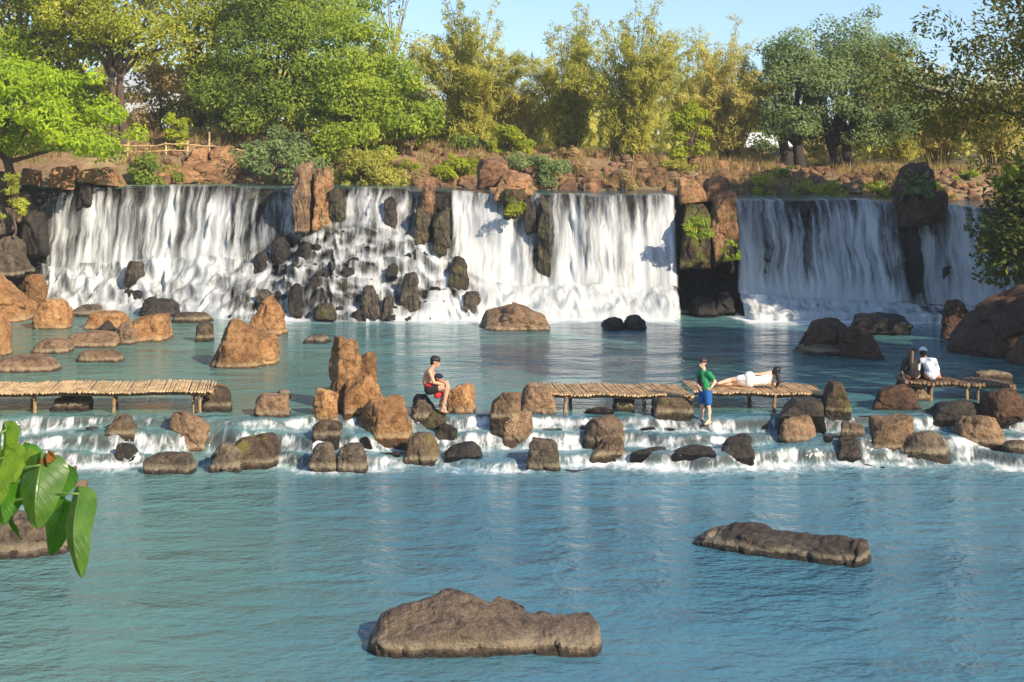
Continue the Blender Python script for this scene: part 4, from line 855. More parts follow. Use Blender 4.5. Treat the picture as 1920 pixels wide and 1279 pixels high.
bush('bush', 'lime green sapling beside the bamboo fence', gz(330, 62.6), (.8, .7, 1.9), 'l_yel', 60, 12, 110, (.26, .1), GS)
bush('bush', 'dry straw coloured bush under the dull green trees', gz(1430, 72), (4.0, 2.0, 1.0), 'l_dry', 61, 24, 130, (.3, .05), GS)
bush('bush', 'dry brown brush between the two dark trunks', gz(1535, 74), (3.4, 2.0, 1.4), 'l_dry', 62, 22, 130, (.3, .05), GS)
bush('bush', 'shaded green creeper bush under the left end of the bright green tree', gz(15, 55.6), (2.2, 1.2, 2.2), 'l_dark', 63, 20, 150, (.18, .08), GS)
bush('hanging_plant', 'green fern hanging on the broad pillar above the dark cave', (X(1312, 51.3), 51.35, Z(452, 51.3)), (.8, .3, .85), 'l_green', 64, 12, 110, (.18, .05), None, 'hanging plant', .9)
bush('hanging_plant', 'thin green creeper on the right edge of the broad pillar above the cave', (X(1372, 51.2), 51.25, Z(496, 51.2)), (.35, .3, 1.1), 'l_green', 65, 8, 70, (.14, .05), None, 'hanging plant', .9)
bush('hanging_plant', 'dull green creeper draped over the dark rock on the crest of the right fall', (X(1722, 51), 51.2, Z(372, 51.2)), (1.15, .5, 1.1), 'l_blue', 66, 14, 120, (.16, .07), None, 'hanging plant', .8)
bush('hanging_plant', 'bright moss tuft on the outcrop left of the middle fall', (X(966, 52.9), 52.9, Z(398, 52.9)), (.5, .35, .5), 'l_yel', 67, 8, 80, (.1, .04), None, 'hanging plant', .6)
bush('hanging_plant', 'drooping weeds on the shaded rocks at the left end of the falls', (X(25, 54.3), 54.3, Z(430, 54.3)), (1.0, .6, 2.0), 'l_mix', 68, 14, 90, (.22, .06), None, 'hanging plant', .9)
rg = np.random.RandomState(44)
for k in range(26):
    p = rg.uniform(640, 1880); D = rg.uniform(60.6, 65); w = rg.uniform(.7, 1.6); mt = ('l_mix', 'l_dry', 'l_olive', 'l_dry', 'l_green')[k % 5]
    bush('small_shrub', ('small yellow green shrub among the rubble of the far bank', 'small straw coloured shrub among the rubble of the far bank', 'small olive shrub among the rubble of the far bank', 'small straw coloured shrub among the rubble of the far bank', 'small green shrub among the rubble of the far bank')[k % 5], gz(p, D), (w, w * .8, rg.uniform(.5, .95)), mt, 500 + k, 10, 90, (.17, .05), ('yellow green', 'straw', 'olive', 'straw', 'green')[k % 5] + ' shrubs among the rubble', 'shrub')
# right bank: the bush that reaches over the last fall, the overhanging tree and its neighbours, whose shade lies on the water
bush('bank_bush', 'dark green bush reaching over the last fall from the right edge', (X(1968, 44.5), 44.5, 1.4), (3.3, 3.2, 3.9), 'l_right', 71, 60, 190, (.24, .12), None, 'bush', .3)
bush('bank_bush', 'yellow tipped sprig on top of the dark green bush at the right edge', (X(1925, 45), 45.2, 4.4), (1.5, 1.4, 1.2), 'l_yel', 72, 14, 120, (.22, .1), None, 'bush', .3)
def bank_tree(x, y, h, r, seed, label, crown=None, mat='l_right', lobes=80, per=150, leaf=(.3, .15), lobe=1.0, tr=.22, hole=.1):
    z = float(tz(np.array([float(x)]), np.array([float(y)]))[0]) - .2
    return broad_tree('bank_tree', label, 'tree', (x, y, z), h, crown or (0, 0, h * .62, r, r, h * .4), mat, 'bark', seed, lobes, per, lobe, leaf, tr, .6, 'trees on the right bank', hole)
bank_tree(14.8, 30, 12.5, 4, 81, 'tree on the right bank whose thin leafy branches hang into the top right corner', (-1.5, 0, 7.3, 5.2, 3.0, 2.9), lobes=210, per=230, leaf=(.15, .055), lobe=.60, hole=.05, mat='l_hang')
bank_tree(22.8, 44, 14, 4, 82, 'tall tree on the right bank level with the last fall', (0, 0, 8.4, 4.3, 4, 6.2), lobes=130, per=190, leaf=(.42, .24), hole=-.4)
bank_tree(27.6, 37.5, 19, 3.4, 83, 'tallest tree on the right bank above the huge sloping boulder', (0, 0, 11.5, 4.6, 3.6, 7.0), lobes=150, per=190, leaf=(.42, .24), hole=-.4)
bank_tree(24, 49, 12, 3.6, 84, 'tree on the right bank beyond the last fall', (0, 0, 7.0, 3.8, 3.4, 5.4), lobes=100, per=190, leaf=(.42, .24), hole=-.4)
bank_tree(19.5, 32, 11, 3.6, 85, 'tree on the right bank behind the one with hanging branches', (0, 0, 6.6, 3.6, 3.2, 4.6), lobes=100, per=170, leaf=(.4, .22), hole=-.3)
# woods far behind
rg = np.random.RandomState(9); Cn = []; Nn = []
for k in range(170):
    p = rg.uniform(-300, 2250); D = rg.uniform(92, 120); x = X(p, D); h = np.interp(p, [0, 700, 780, 1000, 1250, 1480, 1700, 1950], [11, 10, 5.5, 6, 6, 4, 4, 6]) * rg.uniform(.6, 1.05)
    m = 130; d = rg.normal(0, 1, (m, 3)); d /= np.linalg.norm(d, axis=1)[:, None]
    q = np.array([x, D, 5.6 + h * .5]) + d * rg.uniform(.5, 1, (m, 1)) * [2.3, 1.8, h * .55]; Cn.append(q); Nn.append(d + [0, -.2, .4])
Cn = np.concatenate(Cn); Nn = np.concatenate(Nn)
tag(link('distant_woods', leaf_mesh('distant_woods', Cn, Nn, .75, .4, M['l_olive'], rg, rg.uniform(0, 1, len(Cn)))), kind='stuff', label='pale olive woods seen through the gaps between the trees', cat='woods')
# dry grass on the bank
n = 70000; p = rg.uniform(-100, 2000, n); D = rg.uniform(61.3, 76, n); x = (p - CX) * D / F; zz = tz(x, D); ok = (zz > crest_z(x) + .12) & (fbm(np.stack([x * .5, D * .5, 0 * x], 1), 3, 14) > -.05)
x, D, zz = x[ok], D[ok], zz[ok]; n = len(x); hgt = rg.uniform(.12, .5, n); a = rg.uniform(0, 6.28, n); w = .018
V = np.empty((n, 4, 3)); lx, ly = np.cos(a), np.sin(a); tip = rg.normal(0, .12, (n, 2))
V[:, 0] = np.stack([x - lx * w, D - ly * w, zz - .03], 1); V[:, 1] = np.stack([x + lx * w, D + ly * w, zz - .03], 1)
V[:, 2] = np.stack([x + tip[:, 0] + lx * w * .3, D + tip[:, 1] + ly * w * .3, zz + hgt], 1); V[:, 3] = np.stack([x + tip[:, 0] - lx * w * .3, D + tip[:, 1] - ly * w * .3, zz + hgt], 1)
tag(link('dry_grass', mesh_np('dry_grass', V.reshape(-1, 3), np.arange(4 * n).reshape(n, 4), M['l_dry'], False, {'tint': ('FACE', rg.uniform(0, 1, n))})), kind='stuff', label='dry straw coloured grass growing between the rocks of the far bank', cat='grass')
# ------------------------------------------------------------------ bamboo platforms and bench
M['slat'] = mat_plain('weathered_bamboo', (.52, .345, .18), .75, .4, 5, .4)
M['beam'] = mat_plain('weathered_beam', (.16, .10, .055), .85, .35, 9, .4)
M['leg'] = mat_plain('driftwood_leg', (.27, .17, .085), .85, .4, 9, .4)
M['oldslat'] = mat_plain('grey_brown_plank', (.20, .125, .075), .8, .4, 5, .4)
def platform(name, label, cat, x0, x1, y0, y1, z0, z1, legs, mat, seed, group, slat=.055, ragged=.10, skew=0.0, sag=.03):
    """Deck of cross-laid slats from x0 to x1, between y0 (near) and y1 (far), on two beams and legs."""
    rg = np.random.RandomState(seed); root = empty(name, (x0, y0, 0), label, cat, group)
    d = MB(); x = x0; L = x1 - x0
    while x < x1:
        w = slat * rg.uniform(.75, 1.3); u = (x - x0) / L; zz = z0 + (z1 - z0) * u - sag * math.sin(u * math.pi * 2.5) ** 2 + rg.normal(0, .006)
        a, b = y0 - rg.uniform(0, ragged), y1 + rg.uniform(0, ragged); sk = skew + rg.normal(0, .015)
        xx = x - x0; P = np.array([[xx, a - y0, zz], [xx + sk * .5, (a + b) / 2 - y0, zz + rg.normal(0, .006)], [xx + sk, b - y0, zz]])
        d.tube(P, w * .45, 6); x += w
    d.build('deck', M[mat], root)
    fb = MB()
    for yy in (y0 + .12, (y0 + y1) / 2, y1 - .12):
        u = np.linspace(0, 1, 9); fb.tube(np.stack([u * L, 0 * u + yy - y0, z0 + (z1 - z0) * u - .075 - sag * np.sin(u * math.pi * 2.5) ** 2], 1), .04, 7)
    for lx, ly, lz in legs:
        fb.tube([[lx - x0, ly - y0 - .15, z0 - .13], [lx - x0, ly - y0 + .35, z0 - .13]], .032, 6)
    fb.build('beam_frame', M['beam'], root)
    for lx, ly, lz in legs:
        l = MB(); t = rg.normal(0, .035, 2); u = (lx - x0) / L; top = z0 + (z1 - z0) * u - .08
        l.tube([[lx - x0 + t[0], ly - y0 + t[1], lz], [lx - x0 + t[0] * .4, ly - y0, (lz + top) / 2], [lx - x0, ly - y0, top]], [.05, .045, .04], 7)
        l.build('leg', M['leg'], root)
    return root
GP = 'bamboo platforms over the rapids'
def lg(px, D, z=-.35): return (X(px, D), D, z)
platform('footbridge', 'bamboo slat footbridge running in from the left edge to the round brown boulder', 'footbridge', X(-60, 31.9), X(400, 31.9), 31.9, 33.35, Z(736, 31.9), Z(732, 31.9), [lg(65, 32.1), lg(60, 33.2), lg(214, 32.1), lg(218, 33.2), lg(362, 32.1), lg(374, 31.98), lg(372, 33.2)], 'slat', 1, GP, skew=-.25)
platform('platform', 'long bamboo platform from the tan block to the middle of the rapids', 'platform', X(1030, 31.9), X(1302, 31.9), 31.95, 33.4, Z(738, 31.9), Z(741, 31.9), [lg(1061, 32.0), lg(1070, 33.4), lg(1208, 33.4), lg(1252, 32.0), lg(1292, 32.0)], 'slat', 2, GP, skew=-.18)
platform('platform', 'right bamboo platform that the woman in white lies on', 'platform', X(1302, 32.3), X(1552, 32.3), 32.25, 33.6, Z(734, 32.3) + .02, Z(738, 32.3), [lg(1322, 33.6), lg(1404, 33.3), lg(1452, 32.35), lg(1520, 32.4), lg(1530, 33.5)], 'slat', 3, GP, skew=-.1)
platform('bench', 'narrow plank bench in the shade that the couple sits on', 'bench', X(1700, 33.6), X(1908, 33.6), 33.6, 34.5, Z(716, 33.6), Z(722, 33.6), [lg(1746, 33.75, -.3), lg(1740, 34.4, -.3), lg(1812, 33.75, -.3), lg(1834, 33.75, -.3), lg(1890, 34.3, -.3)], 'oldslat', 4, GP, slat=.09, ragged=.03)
# bamboo fence on the far bank
GFz = lambda px, D: float(tz(np.array([X(px, D)]), np.array([D]))[0])
root = empty('bamboo_fence', gz(360, 62.2), 'low bamboo rail fence on the bank above the left fall', 'fence'); rx, ry, rz_ = root.location
rg = np.random.RandomState(77); pp = [238, 275, 312, 350, 392, 432, 462, 490]
for k, p in enumerate(pp):
    m = MB(); x = X(p, 62.2); z = GFz(p, 62.2); hh = rg.uniform(.55, .72) if p != 392 else 1.1
    m.tube([[x - rx, 62.2 - ry, z - .2 - rz_], [x - rx + rg.normal(0, .05), 62.2 - ry, z + hh - rz_]], [.05, .04], 6); m.build('post', M['slat'], root)
for h0 in (.20, .48):
    for a, b in ((232, 330), (322, 420), (410, 495)):
        m = MB(); u = np.linspace(0, 1, 6); P = np.stack([X(a + (b - a) * u, 62.15) - rx, 0 * u - .05, np.array([GFz(a + (b - a) * q, 62.2) for q in u]) + h0 + rg.normal(0, .025, 6) - rz_], 1)
        m.tube(P, .03, 6); m.build('rail', M['slat'], root)
# white roofed shed beyond the trees, and a pale house behind the thick trunk
def shed(px, D, w, h, dp, label, roofcol, wallcol, zoff=0.0, name='shed'):
    x, y, z = gz(px, D); root = empty(name, (x, y, z + zoff), label, 'building')
    m = MB(); m.box((0, 0, h / 2), (w, dp, h)); m.build('wall', mat_plain('shed_wall', wallcol, .9), root)
    r = MB(); o = .35; V = []
    for sx in (-1, 1):
        for yy, zz in ((-dp / 2 - o, h - .1), (0, h + dp * .28), (dp / 2 + o, h - .1)): V += [[sx * (w / 2 + o), yy, zz], [sx * (w / 2 + o), yy, zz + .09]]
    r.add(V, [[0, 6, 8, 2], [2, 8, 10, 4], [1, 3, 9, 7], [3, 5, 11, 9], [0, 1, 7, 6], [4, 10, 11, 5], [0, 2, 3, 1], [2, 4, 5, 3], [6, 7, 9, 8], [8, 9, 11, 10]])
    r.build('roof', mat_plain('shed_roof', roofcol, .6, .05), root)
    g = MB(); g.box((-w * .18, -dp / 2 - .03, 1.0), (.9, .08, 2.0)); g.build('door', mat_plain('shed_door', (.10, .07, .05), .8), root)
    wn = MB(); wn.box((w * .25, -dp / 2 - .03, 1.5), (1.0, .08, .8)); wn.build('window', mat_plain('shed_window', (.03, .035, .04), .2), root)
shed(1424, 82, 3.4, 2.2, 2.4, 'low brown shed with a white roof between the golden bamboo and the dark trunk', (.82, .82, .80), (.22, .13, .08), -1.35)
shed(268, 88, 3.6, 3.4, 4.0, 'pale house glimpsed right of the thick bare trunk', (.42, .45, .48), (.5, .52, .54), -.6, 'house')

# ------------------------------------------------------------------ taro plant at the left edge
def mat_taro(name, c1, c2, vein, trans=.45):
    t = NT(name); uv = t.n('ShaderNodeUVMap').outputs[0]; s = t.n('ShaderNodeSeparateXYZ', {0: uv}); u, v = s.outputs[0], s.outputs[1]
    au = t.math('ABSOLUTE', u)
    rib = t.maprange(au, .0, .045, 1, 0)
    sv = t.math('FRACT', t.math('MULTIPLY', t.math('SUBTRACT', v, t.math('MULTIPLY', au, .38)), 7.0)); sv = t.maprange(t.math('ABSOLUTE', t.math('SUBTRACT', sv, .5)), .40, .5)
    n = t.noise(t.n('ShaderNodeTexCoord').outputs['Object'], 7, 4)
    col = t.mixc(t.maprange(n, .3, .7), c1, c2); col = t.mixc(t.math('MULTIPLY', t.math('MAXIMUM', rib, t.math('MULTIPLY', sv, .45)), .7), col, vein)
    bp = t.n('ShaderNodeBump', {'Height': t.math('ADD', rib, t.math('MULTIPLY', sv, .5)), 'Strength': .5, 'Distance': .01}).outputs[0]
    d = t.n('ShaderNodeBsdfPrincipled', {'Base Color': col, 'Roughness': .28, 'Specular IOR Level': .5, 'Normal': bp}).outputs[0]
    tr = t.n('ShaderNodeBsdfTranslucent', {'Color': t.mixc(1.0, col, (1.5, 1.6, .5), 'MULTIPLY')}).outputs[0]
    return t.done(t.n('ShaderNodeMixShader', {0: trans, 1: d, 2: tr}).outputs[0])
M['taro'] = mat_taro('taro_leaf', (.075, .17, .025), (.13, .25, .04), (.26, .38, .11))
M['tarod'] = mat_taro('taro_leaf_deep', (.045, .15, .012), (.085, .24, .018), (.18, .33, .05))
M['taroy'] = mat_taro('taro_leaf_lime', (.13, .24, .012), (.22, .34, .02), (.30, .42, .06))
M['withered'] = mat_taro('withered_leaf', (.16, .055, .015), (.30, .12, .02), (.10, .04, .015), .35)
M['withpur'] = mat_taro('withered_purple_leaf', (.15, .07, .055), (.26, .16, .12), (.08, .04, .03), .3)
M['stalk'] = mat_plain('taro_stalk', (.10, .17, .035), .5, .3, 12)
TD = 10.0
tp = empty('taro_plant', (X(-190, TD), TD, Z(1075, TD)), 'big leaved taro plant with one withered brown leaf hanging in at the left edge', 'plant')
T0 = np.array(tp.location)
stalks = MB()
def taro(base, tip, width, mat, fold=.35, yaw=0.0, D=TD, dtip=-.1, droop=.12, stalk=True, asym=0.0, heart=1.0, label=None, crinkle=.007):
    """A heart shaped leaf from its stalk joint (base) to its tip, both picture points at their distance; fold bends it along the midrib."""
    b = W(*base, D); e = W(*tip, D + dtip); mv = e - b; L = np.linalg.norm(mv); mv /= L
    side = np.array([math.cos(yaw), -math.sin(yaw), 0]); side -= mv * (side @ mv); side /= np.linalg.norm(side); nn = np.cross(side, mv)
    if nn[1] > 0: nn = -nn
    hw = width * D / F / 2; nu, nv = 25, 19; V, uv = [], []
    for i in range(nu):
        t = i / (nu - 1); s = -.20 * heart + (1 + .20 * heart) * t
        q = max(0, (s + .2 * heart) / (1 + .2 * heart)); prof = (math.sin(math.pi * q ** .60) ** .58) if 0 < q < 1 else 0
        for j in range(nv):
            u = -1 + 2 * j / (nv - 1); w = hw * prof
            notch = .20 * heart * max(0, 1 - abs(u) * 2.6) if s < .0 else 0
            ss = max(s, 0) if abs(u) < .38 and s < 0 else s
            uu = u * w
            P = b + mv * L * ss + side * (uu * math.cos(fold) + asym * hw * t) - nn * abs(uu) * math.sin(fold) + nn * droop * L * (math.sin(max(0, ss) * math.pi * .9)) + nn * crinkle * math.sin(s * 11 + u * 3) * (abs(u) + (crinkle > .01) * .7)
            V.append(P - T0); uv.append((u, s))
    o = link('leaf', mesh_np('leaf', V, grid_faces(nu, nv), M[mat], uv=uv), tp)
    if label: o['label'] = label
    if stalk:
        r0 = np.array([0, .05, .0]) + np.array([.02 * base[0] / 100, 0, .01]); u = np.linspace(0, 1, 12)[:, None]; c = b - T0
        mid = (r0 + c) / 2 + np.array([-.04, .08, .30]); P = (1 - u) ** 2 * r0 + 2 * u * (1 - u) * mid + u ** 2 * c
        stalks.tube(P, .014 - .006 * u[:, 0], 6)
taro((76, 872), (72, 992), 104, 'taro', .5, .15, dtip=-.10, droop=.14, label='largest pale green leaf')
taro((118, 884), (90, 968), 76, 'tarod', .5, .75, D=10.06, dtip=-.05)
taro((148, 926), (158, 1084), 74, 'taro', .55, .35, D=9.9, dtip=-.16, droop=.16, heart=.5, label='long drooping leaf with a lit tip')
taro((118, 945), (98, 1040), 68, 'tarod', .35, .4, D=10.12, dtip=.02, heart=.6)
taro((46, 874), (62, 842), 62, 'taroy', .2, .2, D=10.1, dtip=.12)
taro((34, 884), (20, 972), 70, 'tarod', .35, .5, D=10.15)
taro((18, 846), (30, 906), 58, 'taroy', .25, .2, D=10.08)
taro((4, 902), (12, 986), 60, 'tarod', .3, .3, D=10.0)
taro((60, 858), (46, 832), 44, 'tarod', .3, .2, D=10.2, dtip=.1)
taro((8, 858), (-2, 952), 70, 'taroy', .4, .6, D=9.85)
taro((12, 806), (32, 884), 50, 'taroy', .45, .5, D=10.2)
taro((-30, 818), (0, 886), 60, 'tarod', .35, .3, D=10.1)
taro((-50, 905), (-22, 1010), 80, 'taro', .3, .3, D=9.9)
taro((12, 960), (40, 1008), 30, 'tarod', .7, .9, D=10.2)
taro((74, 874), (100, 846), 34, 'withered', .7, .5, D=10.02, crinkle=.02, dtip=-.02, heart=.3, stalk=False, label='withered rust brown leaf')
taro((120, 888), (164, 922), 34, 'withpur', .8, .5, D=10.05, crinkle=.03, dtip=.03, heart=.2, label='shrivelled purple brown leaf')
stalks.build('stalk', M['stalk'], tp, True)
B(-330, -150, 1015, 1130, 'rock on the near left bank that the taro plant grows from', kind='round', mat='grey', D=9.6, depth=1.2, seed=431, n=14)
# ------------------------------------------------------------------ people
def capsule(mb, p0, p1, r0, r1, k=12, m=4):
    p0 = np.asarray(p0, float); p1 = np.asarray(p1, float); d = p1 - p0; L = np.linalg.norm(d)
    d = d / L if L > 1e-6 else np.array([0, 0, 1.0])
    ref = np.array([0, 0, 1.0]) if abs(d[2]) < .9 else np.array([1.0, 0, 0]); a = np.cross(d, ref); a /= np.linalg.norm(a); b = np.cross(d, a)
    rings = []
    for i in range(m): t = math.pi / 2 * (1 - i / m); rings.append((p0 - d * r0 * math.sin(t), r0 * math.cos(t) + 1e-4))
    rings += [(p0, r0), (p1, r1)]
    for i in range(1, m + 1): t = math.pi / 2 * i / m; rings.append((p1 + d * r1 * math.sin(t), r1 * math.cos(t) + 1e-4))
    ang = np.arange(k) * 2 * math.pi / k; ring = np.cos(ang)[:, None] * a + np.sin(ang)[:, None] * b
    V = np.concatenate([c + r * ring for c, r in rings]); n = len(rings); Fq = []
    for i in range(n - 1):
        for j in range(k): Fq.append([i * k + j, i * k + (j + 1) % k, (i + 1) * k + (j + 1) % k, (i + 1) * k + j])
    c0 = len(V); V = np.concatenate([V, [rings[0][0]], [rings[-1][0]]])
    for j in range(k): Fq.append([(j + 1) % k, j, c0, c0]); Fq.append([(n - 1) * k + j, (n - 1) * k + (j + 1) % k, c0 + 1, c0 + 1])
    mb.add(V, Fq)
def skinned(name, mb, mat, parent, voxel=.008, smooth=4):
    """One continuous surface over all the limb volumes."""
    o = mb.build(name + '_raw', mat)
    bm = bmesh.new(); bm.from_mesh(o.data); bmesh.ops.remove_doubles(bm, verts=bm.verts, dist=1e-5); bmesh.ops.recalc_face_normals(bm, faces=bm.faces); bm.to_mesh(o.data); bm.free()
    r = o.modifiers.new('r', 'REMESH'); r.mode = 'VOXEL'; r.voxel_size = voxel; r.use_smooth_shade = True
    s = o.modifiers.new('s', 'SMOOTH'); s.iterations = smooth; s.factor = .5
    dg = bpy.context.evaluated_depsgraph_get(); me = bpy.data.meshes.new_from_object(o.evaluated_get(dg)); me.name = name
    me.polygons.foreach_set('use_smooth', np.full(len(me.polygons), True))
    bpy.data.objects.remove(o); return link(name, me, parent)
def V3(*a): return np.array(a, float)
def hand(mb, wrist, fwd, palm, s=1.0, curl=.6):
    """Palm, four fingers of different length and a thumb from the side of the palm."""
    f = fwd / np.linalg.norm(fwd); n = palm - f * (palm @ f); n /= np.linalg.norm(n); sd = np.cross(f, n)
    for q in (-1.1, -.35, .35, 1.1): capsule(mb, wrist + f * .012 * s + sd * q * .012 * s, wrist + f * .075 * s + sd * q * .021 * s, .014 * s, .0115 * s, 8, 2)
    for q, L in ((-1.1, .058), (-.35, .072), (.35, .078), (1.1, .068)):
        b = wrist + f * .08 * s + sd * q * .024 * s; d = f; 
        for k, fr in enumerate((.45, .33, .22)):
            d = d * math.cos(curl * .6) + n * math.sin(curl * .6); d /= np.linalg.norm(d); e = b + d * L * fr * s
            capsule(mb, b, e, (.0092 - .001 * k) * s, (.0086 - .001 * k) * s, 7, 2); b = e
    b = wrist + f * .03 * s + sd * .026 * s; d = f * .7 + sd * .75 + n * .15; d /= np.linalg.norm(d); e = b + d * .04 * s; capsule(mb, b, e, .0115 * s, .010 * s, 7, 2)
    d = d * .8 + n * .5; d /= np.linalg.norm(d); capsule(mb, e, e + d * .03 * s, .010 * s, .008 * s, 7, 2)
def foot(mb, ankle, toe, s=1.0):
    d = toe - ankle; d[2] = 0; d /= np.linalg.norm(d); sd = np.cross(d, V3(0, 0, 1)); lo = V3(0, 0, toe[2] + .018 * s)
    heel = ankle - d * .035 * s; heel[2] = lo[2] + .012 * s; capsule(mb, ankle, heel, .036 * s, .032 * s)
    ball = toe - d * .05 * s; capsule(mb, heel, ball, .03 * s, .032 * s); capsule(mb, ankle + d * .03 * s, ball, .032 * s, .028 * s)
    for q in (-1, -.4, .2, .75, 1.2): capsule(mb, ball + sd * q * .022 * s, toe + sd * q * .024 * s - d * .012 * abs(q) * s, .014 * s, .011 * s, 7, 2)
def head(mb, c, face, up, s=1.0):
    """Skull, jaw, nose, ears, lips; c is the centre of the skull."""
    f = face / np.linalg.norm(face); u = up - f * (up @ f); u /= np.linalg.norm(u); sd = np.cross(f, u)
    capsule(mb, c - f * .018 * s + u * .02 * s, c + f * .022 * s + u * .022 * s, .086 * s, .078 * s, 16, 6)
    capsule(mb, c + f * .03 * s - u * .03 * s, c + f * .05 * s - u * .085 * s, .062 * s, .034 * s, 14, 5)
    capsule(mb, c + f * .088 * s + u * .0 * s, c + f * .108 * s - u * .036 * s, .009 * s, .014 * s, 8, 3)
    capsule(mb, c + f * .094 * s - u * .062 * s - sd * .015 * s, c + f * .094 * s - u * .062 * s + sd * .015 * s, .008 * s, .008 * s, 8, 3)
    for q in (-1, 1):
        capsule(mb, c - f * .008 * s + sd * q * .083 * s + u * .012 * s, c + sd * q * .08 * s - u * .03 * s, .016 * s, .012 * s, 8, 3)
        capsule(mb, c + f * .075 * s + sd * q * .018 * s + u * .026 * s, c + f * .068 * s + sd * q * .05 * s + u * .026 * s, .013 * s, .01 * s, 8, 3)
    return f, u, sd
def eyes(parent, c, f, u, sd, s=1.0):
    for q in (-1, 1):
        m = MB(); p = c + f * .081 * s + sd * q * .033 * s + u * .006 * s; capsule(m, p - sd * .008 * s, p + sd * .008 * s, .009 * s, .009 * s, 8, 3); m.build('eye', M['eye'], parent, True)
def hair_cap(name, parent, c, f, u, sd, s=1.0, extra=(), mat='hair', inf=.012):
    m = MB(); capsule(m, c - f * .03 * s + u * .035 * s, c + f * .022 * s + u * .05 * s, (.086 + inf) * s, (.072 + inf) * s, 16, 6)
    capsule(m, c - f * .045 * s + u * .02 * s, c - f * .05 * s - u * .045 * s, .078 * s, .058 * s, 14, 5)
    for q in (-1, 1): capsule(m, c + sd * q * .062 * s + u * .045 * s, c + sd * q * .072 * s + u * .01 * s - f * .02 * s, .035 * s, .022 * s, 10, 4)
    for e in extra: capsule(m, *e)
    return skinned(name, m, M[mat], parent, .008, 2)
M['skin'] = mat_plain('warm_skin', (.56, .31, .19), .5, .06, 8); M['skin2'] = mat_plain('fair_skin', (.66, .42, .30), .5, .05, 8); M['skin3'] = mat_plain('tanned_skin', (.42, .22, .13), .5, .06, 8)
M['hair'] = mat_plain('black_hair', (.014, .011, .010), .45, .4, 60, .3); M['hair2'] = mat_plain('brown_black_hair', (.035, .018, .012), .45, .4, 60, .3); M['eye'] = mat_plain('eye', (.01, .008, .007), .2, .1)
def cloth(name, col, var=.12): return mat_plain(name, col, .85, var, 14, .3)
M['green_shirt'] = cloth('green_cloth', (.012, .22, .075)); M['blue_shorts'] = cloth('blue_cloth', (.012, .10, .32)); M['red_waist'] = cloth('red_cloth', (.50, .03, .03)); M['dark_shorts'] = cloth('dark_cloth', (.018, .012, .014))
M['orange_vest'] = cloth('orange_cloth', (.75, .24, .02)); M['navy'] = cloth('navy_cloth', (.010, .016, .05)); M['white_dress'] = cloth('white_cloth', (.80, .76, .74), .04); M['white_shirt'] = cloth('pale_shirt_cloth', (.72, .74, .82), .04)
M['black_top'] = cloth('black_cloth', (.015, .014, .016)); M['white_cap'] = cloth('white_cap_cloth', (.78, .78, .76), .04); M['jeans'] = cloth('denim_cloth', (.03, .045, .08)); M['dark_panel'] = cloth('dark_panel_cloth', (.012, .014, .02))

def person(base, label): return empty('person', tuple(base), label, 'person')

# boy standing at the edge of the rapids
bd, bz = cascade_D(791, 1322); boy = person((X(1322, bd), bd, bz - .01), 'boy in green shirt and blue shorts standing on the rapids with hand on hip'); s = .86
f = V3(-.84, -.54, 0); sd = V3(.54, -.84, 0)      # facing the left of the view, half towards the near bank
m = MB(); hipc = V3(0, 0, .70)
hd = V3(-.045, -.02, 1.31)
for q, ft, kn in ((1, V3(.075, -.13, .0), V3(.06, -.12, .37)), (-1, V3(-.06, .10, .02), V3(-.055, .07, .38))):
    hp = hipc + sd * q * .085; an = ft + V3(0, 0, .07)
    capsule(m, hp, kn, .072, .05); capsule(m, kn, (kn + an) / 2 + V3(.012, .01, .02), .047, .046); capsule(m, (kn + an) / 2, an, .044, .030); foot(m, an, ft + f * .15, .82)
    m2 = None
capsule(m, hipc - sd * .05, hipc + sd * .05, .10, .10); capsule(m, hipc, V3(0, 0, .9), .10, .105); capsule(m, V3(-.01, 0, .9), V3(-.015, 0, 1.06), .105, .10)
capsule(m, V3(-.015, 0, 1.08) - sd * .10, V3(-.015, 0, 1.08) + sd * .10, .06, .06); capsule(m, V3(-.02, 0, 1.1), hd - V3(0, 0, .05), .045, .042)
sh1 = V3(-.015, 0, 1.09) + sd * .15; el1 = V3(.21, -.08, .91); wr1 = V3(.11, -.19, .80)
sh2 = V3(-.015, 0, 1.09) - sd * .15; el2 = V3(-.19, .08, .90); wr2 = V3(-.15, -.08, .80)
for a, b, c in ((sh1, el1, wr1), (sh2, el2, wr2)):
    capsule(m, a, b, .042, .034); capsule(m, b, c, .033, .024)
hand(m, wr1, V3(-.75, .1, -.5), V3(.1, .9, 0), .85, .5); hand(m, wr2, V3(.3, -.5, -.6), V3(.5, .8, 0), .85, .5)
fu = head(m, hd, f + V3(0, 0, -.05), V3(0, 0, 1), .92)
skinned('body', m, M['skin2'], boy, .008); eyes(boy, hd, *fu, .92); hair_cap('hair', boy, hd, *fu, .92, mat='hair2')
m = MB(); capsule(m, V3(0, 0, .76), V3(0, 0, .9), .122, .122); capsule(m, V3(-.01, 0, .9), V3(-.015, 0, 1.05), .123, .115); capsule(m, V3(-.015, 0, 1.075) - sd * .105, V3(-.015, 0, 1.075) + sd * .105, .076, .076)
capsule(m, hipc - sd * .05 + V3(0, 0, .06), hipc + sd * .05 + V3(0, 0, .06), .118, .118)
capsule(m, sh1, sh1 + (el1 - sh1) * .55, .062, .060); capsule(m, sh2, sh2 + (el2 - sh2) * .55, .062, .060); shirt = skinned('shirt', m, M['green_shirt'], boy)
m = MB(); capsule(m, V3(0, 0, .80) + f * .045 - sd * .03, V3(0, 0, 1.0) + f * .05 - sd * .03, .12, .10); skinned('front_panel', m, M['dark_panel'], shirt, .008)  # dark panel over the front of the green shirt
m = MB()
capsule(m, hipc - sd * .05 - V3(0, 0, .02), hipc + sd * .05 - V3(0, 0, .02), .112, .112)
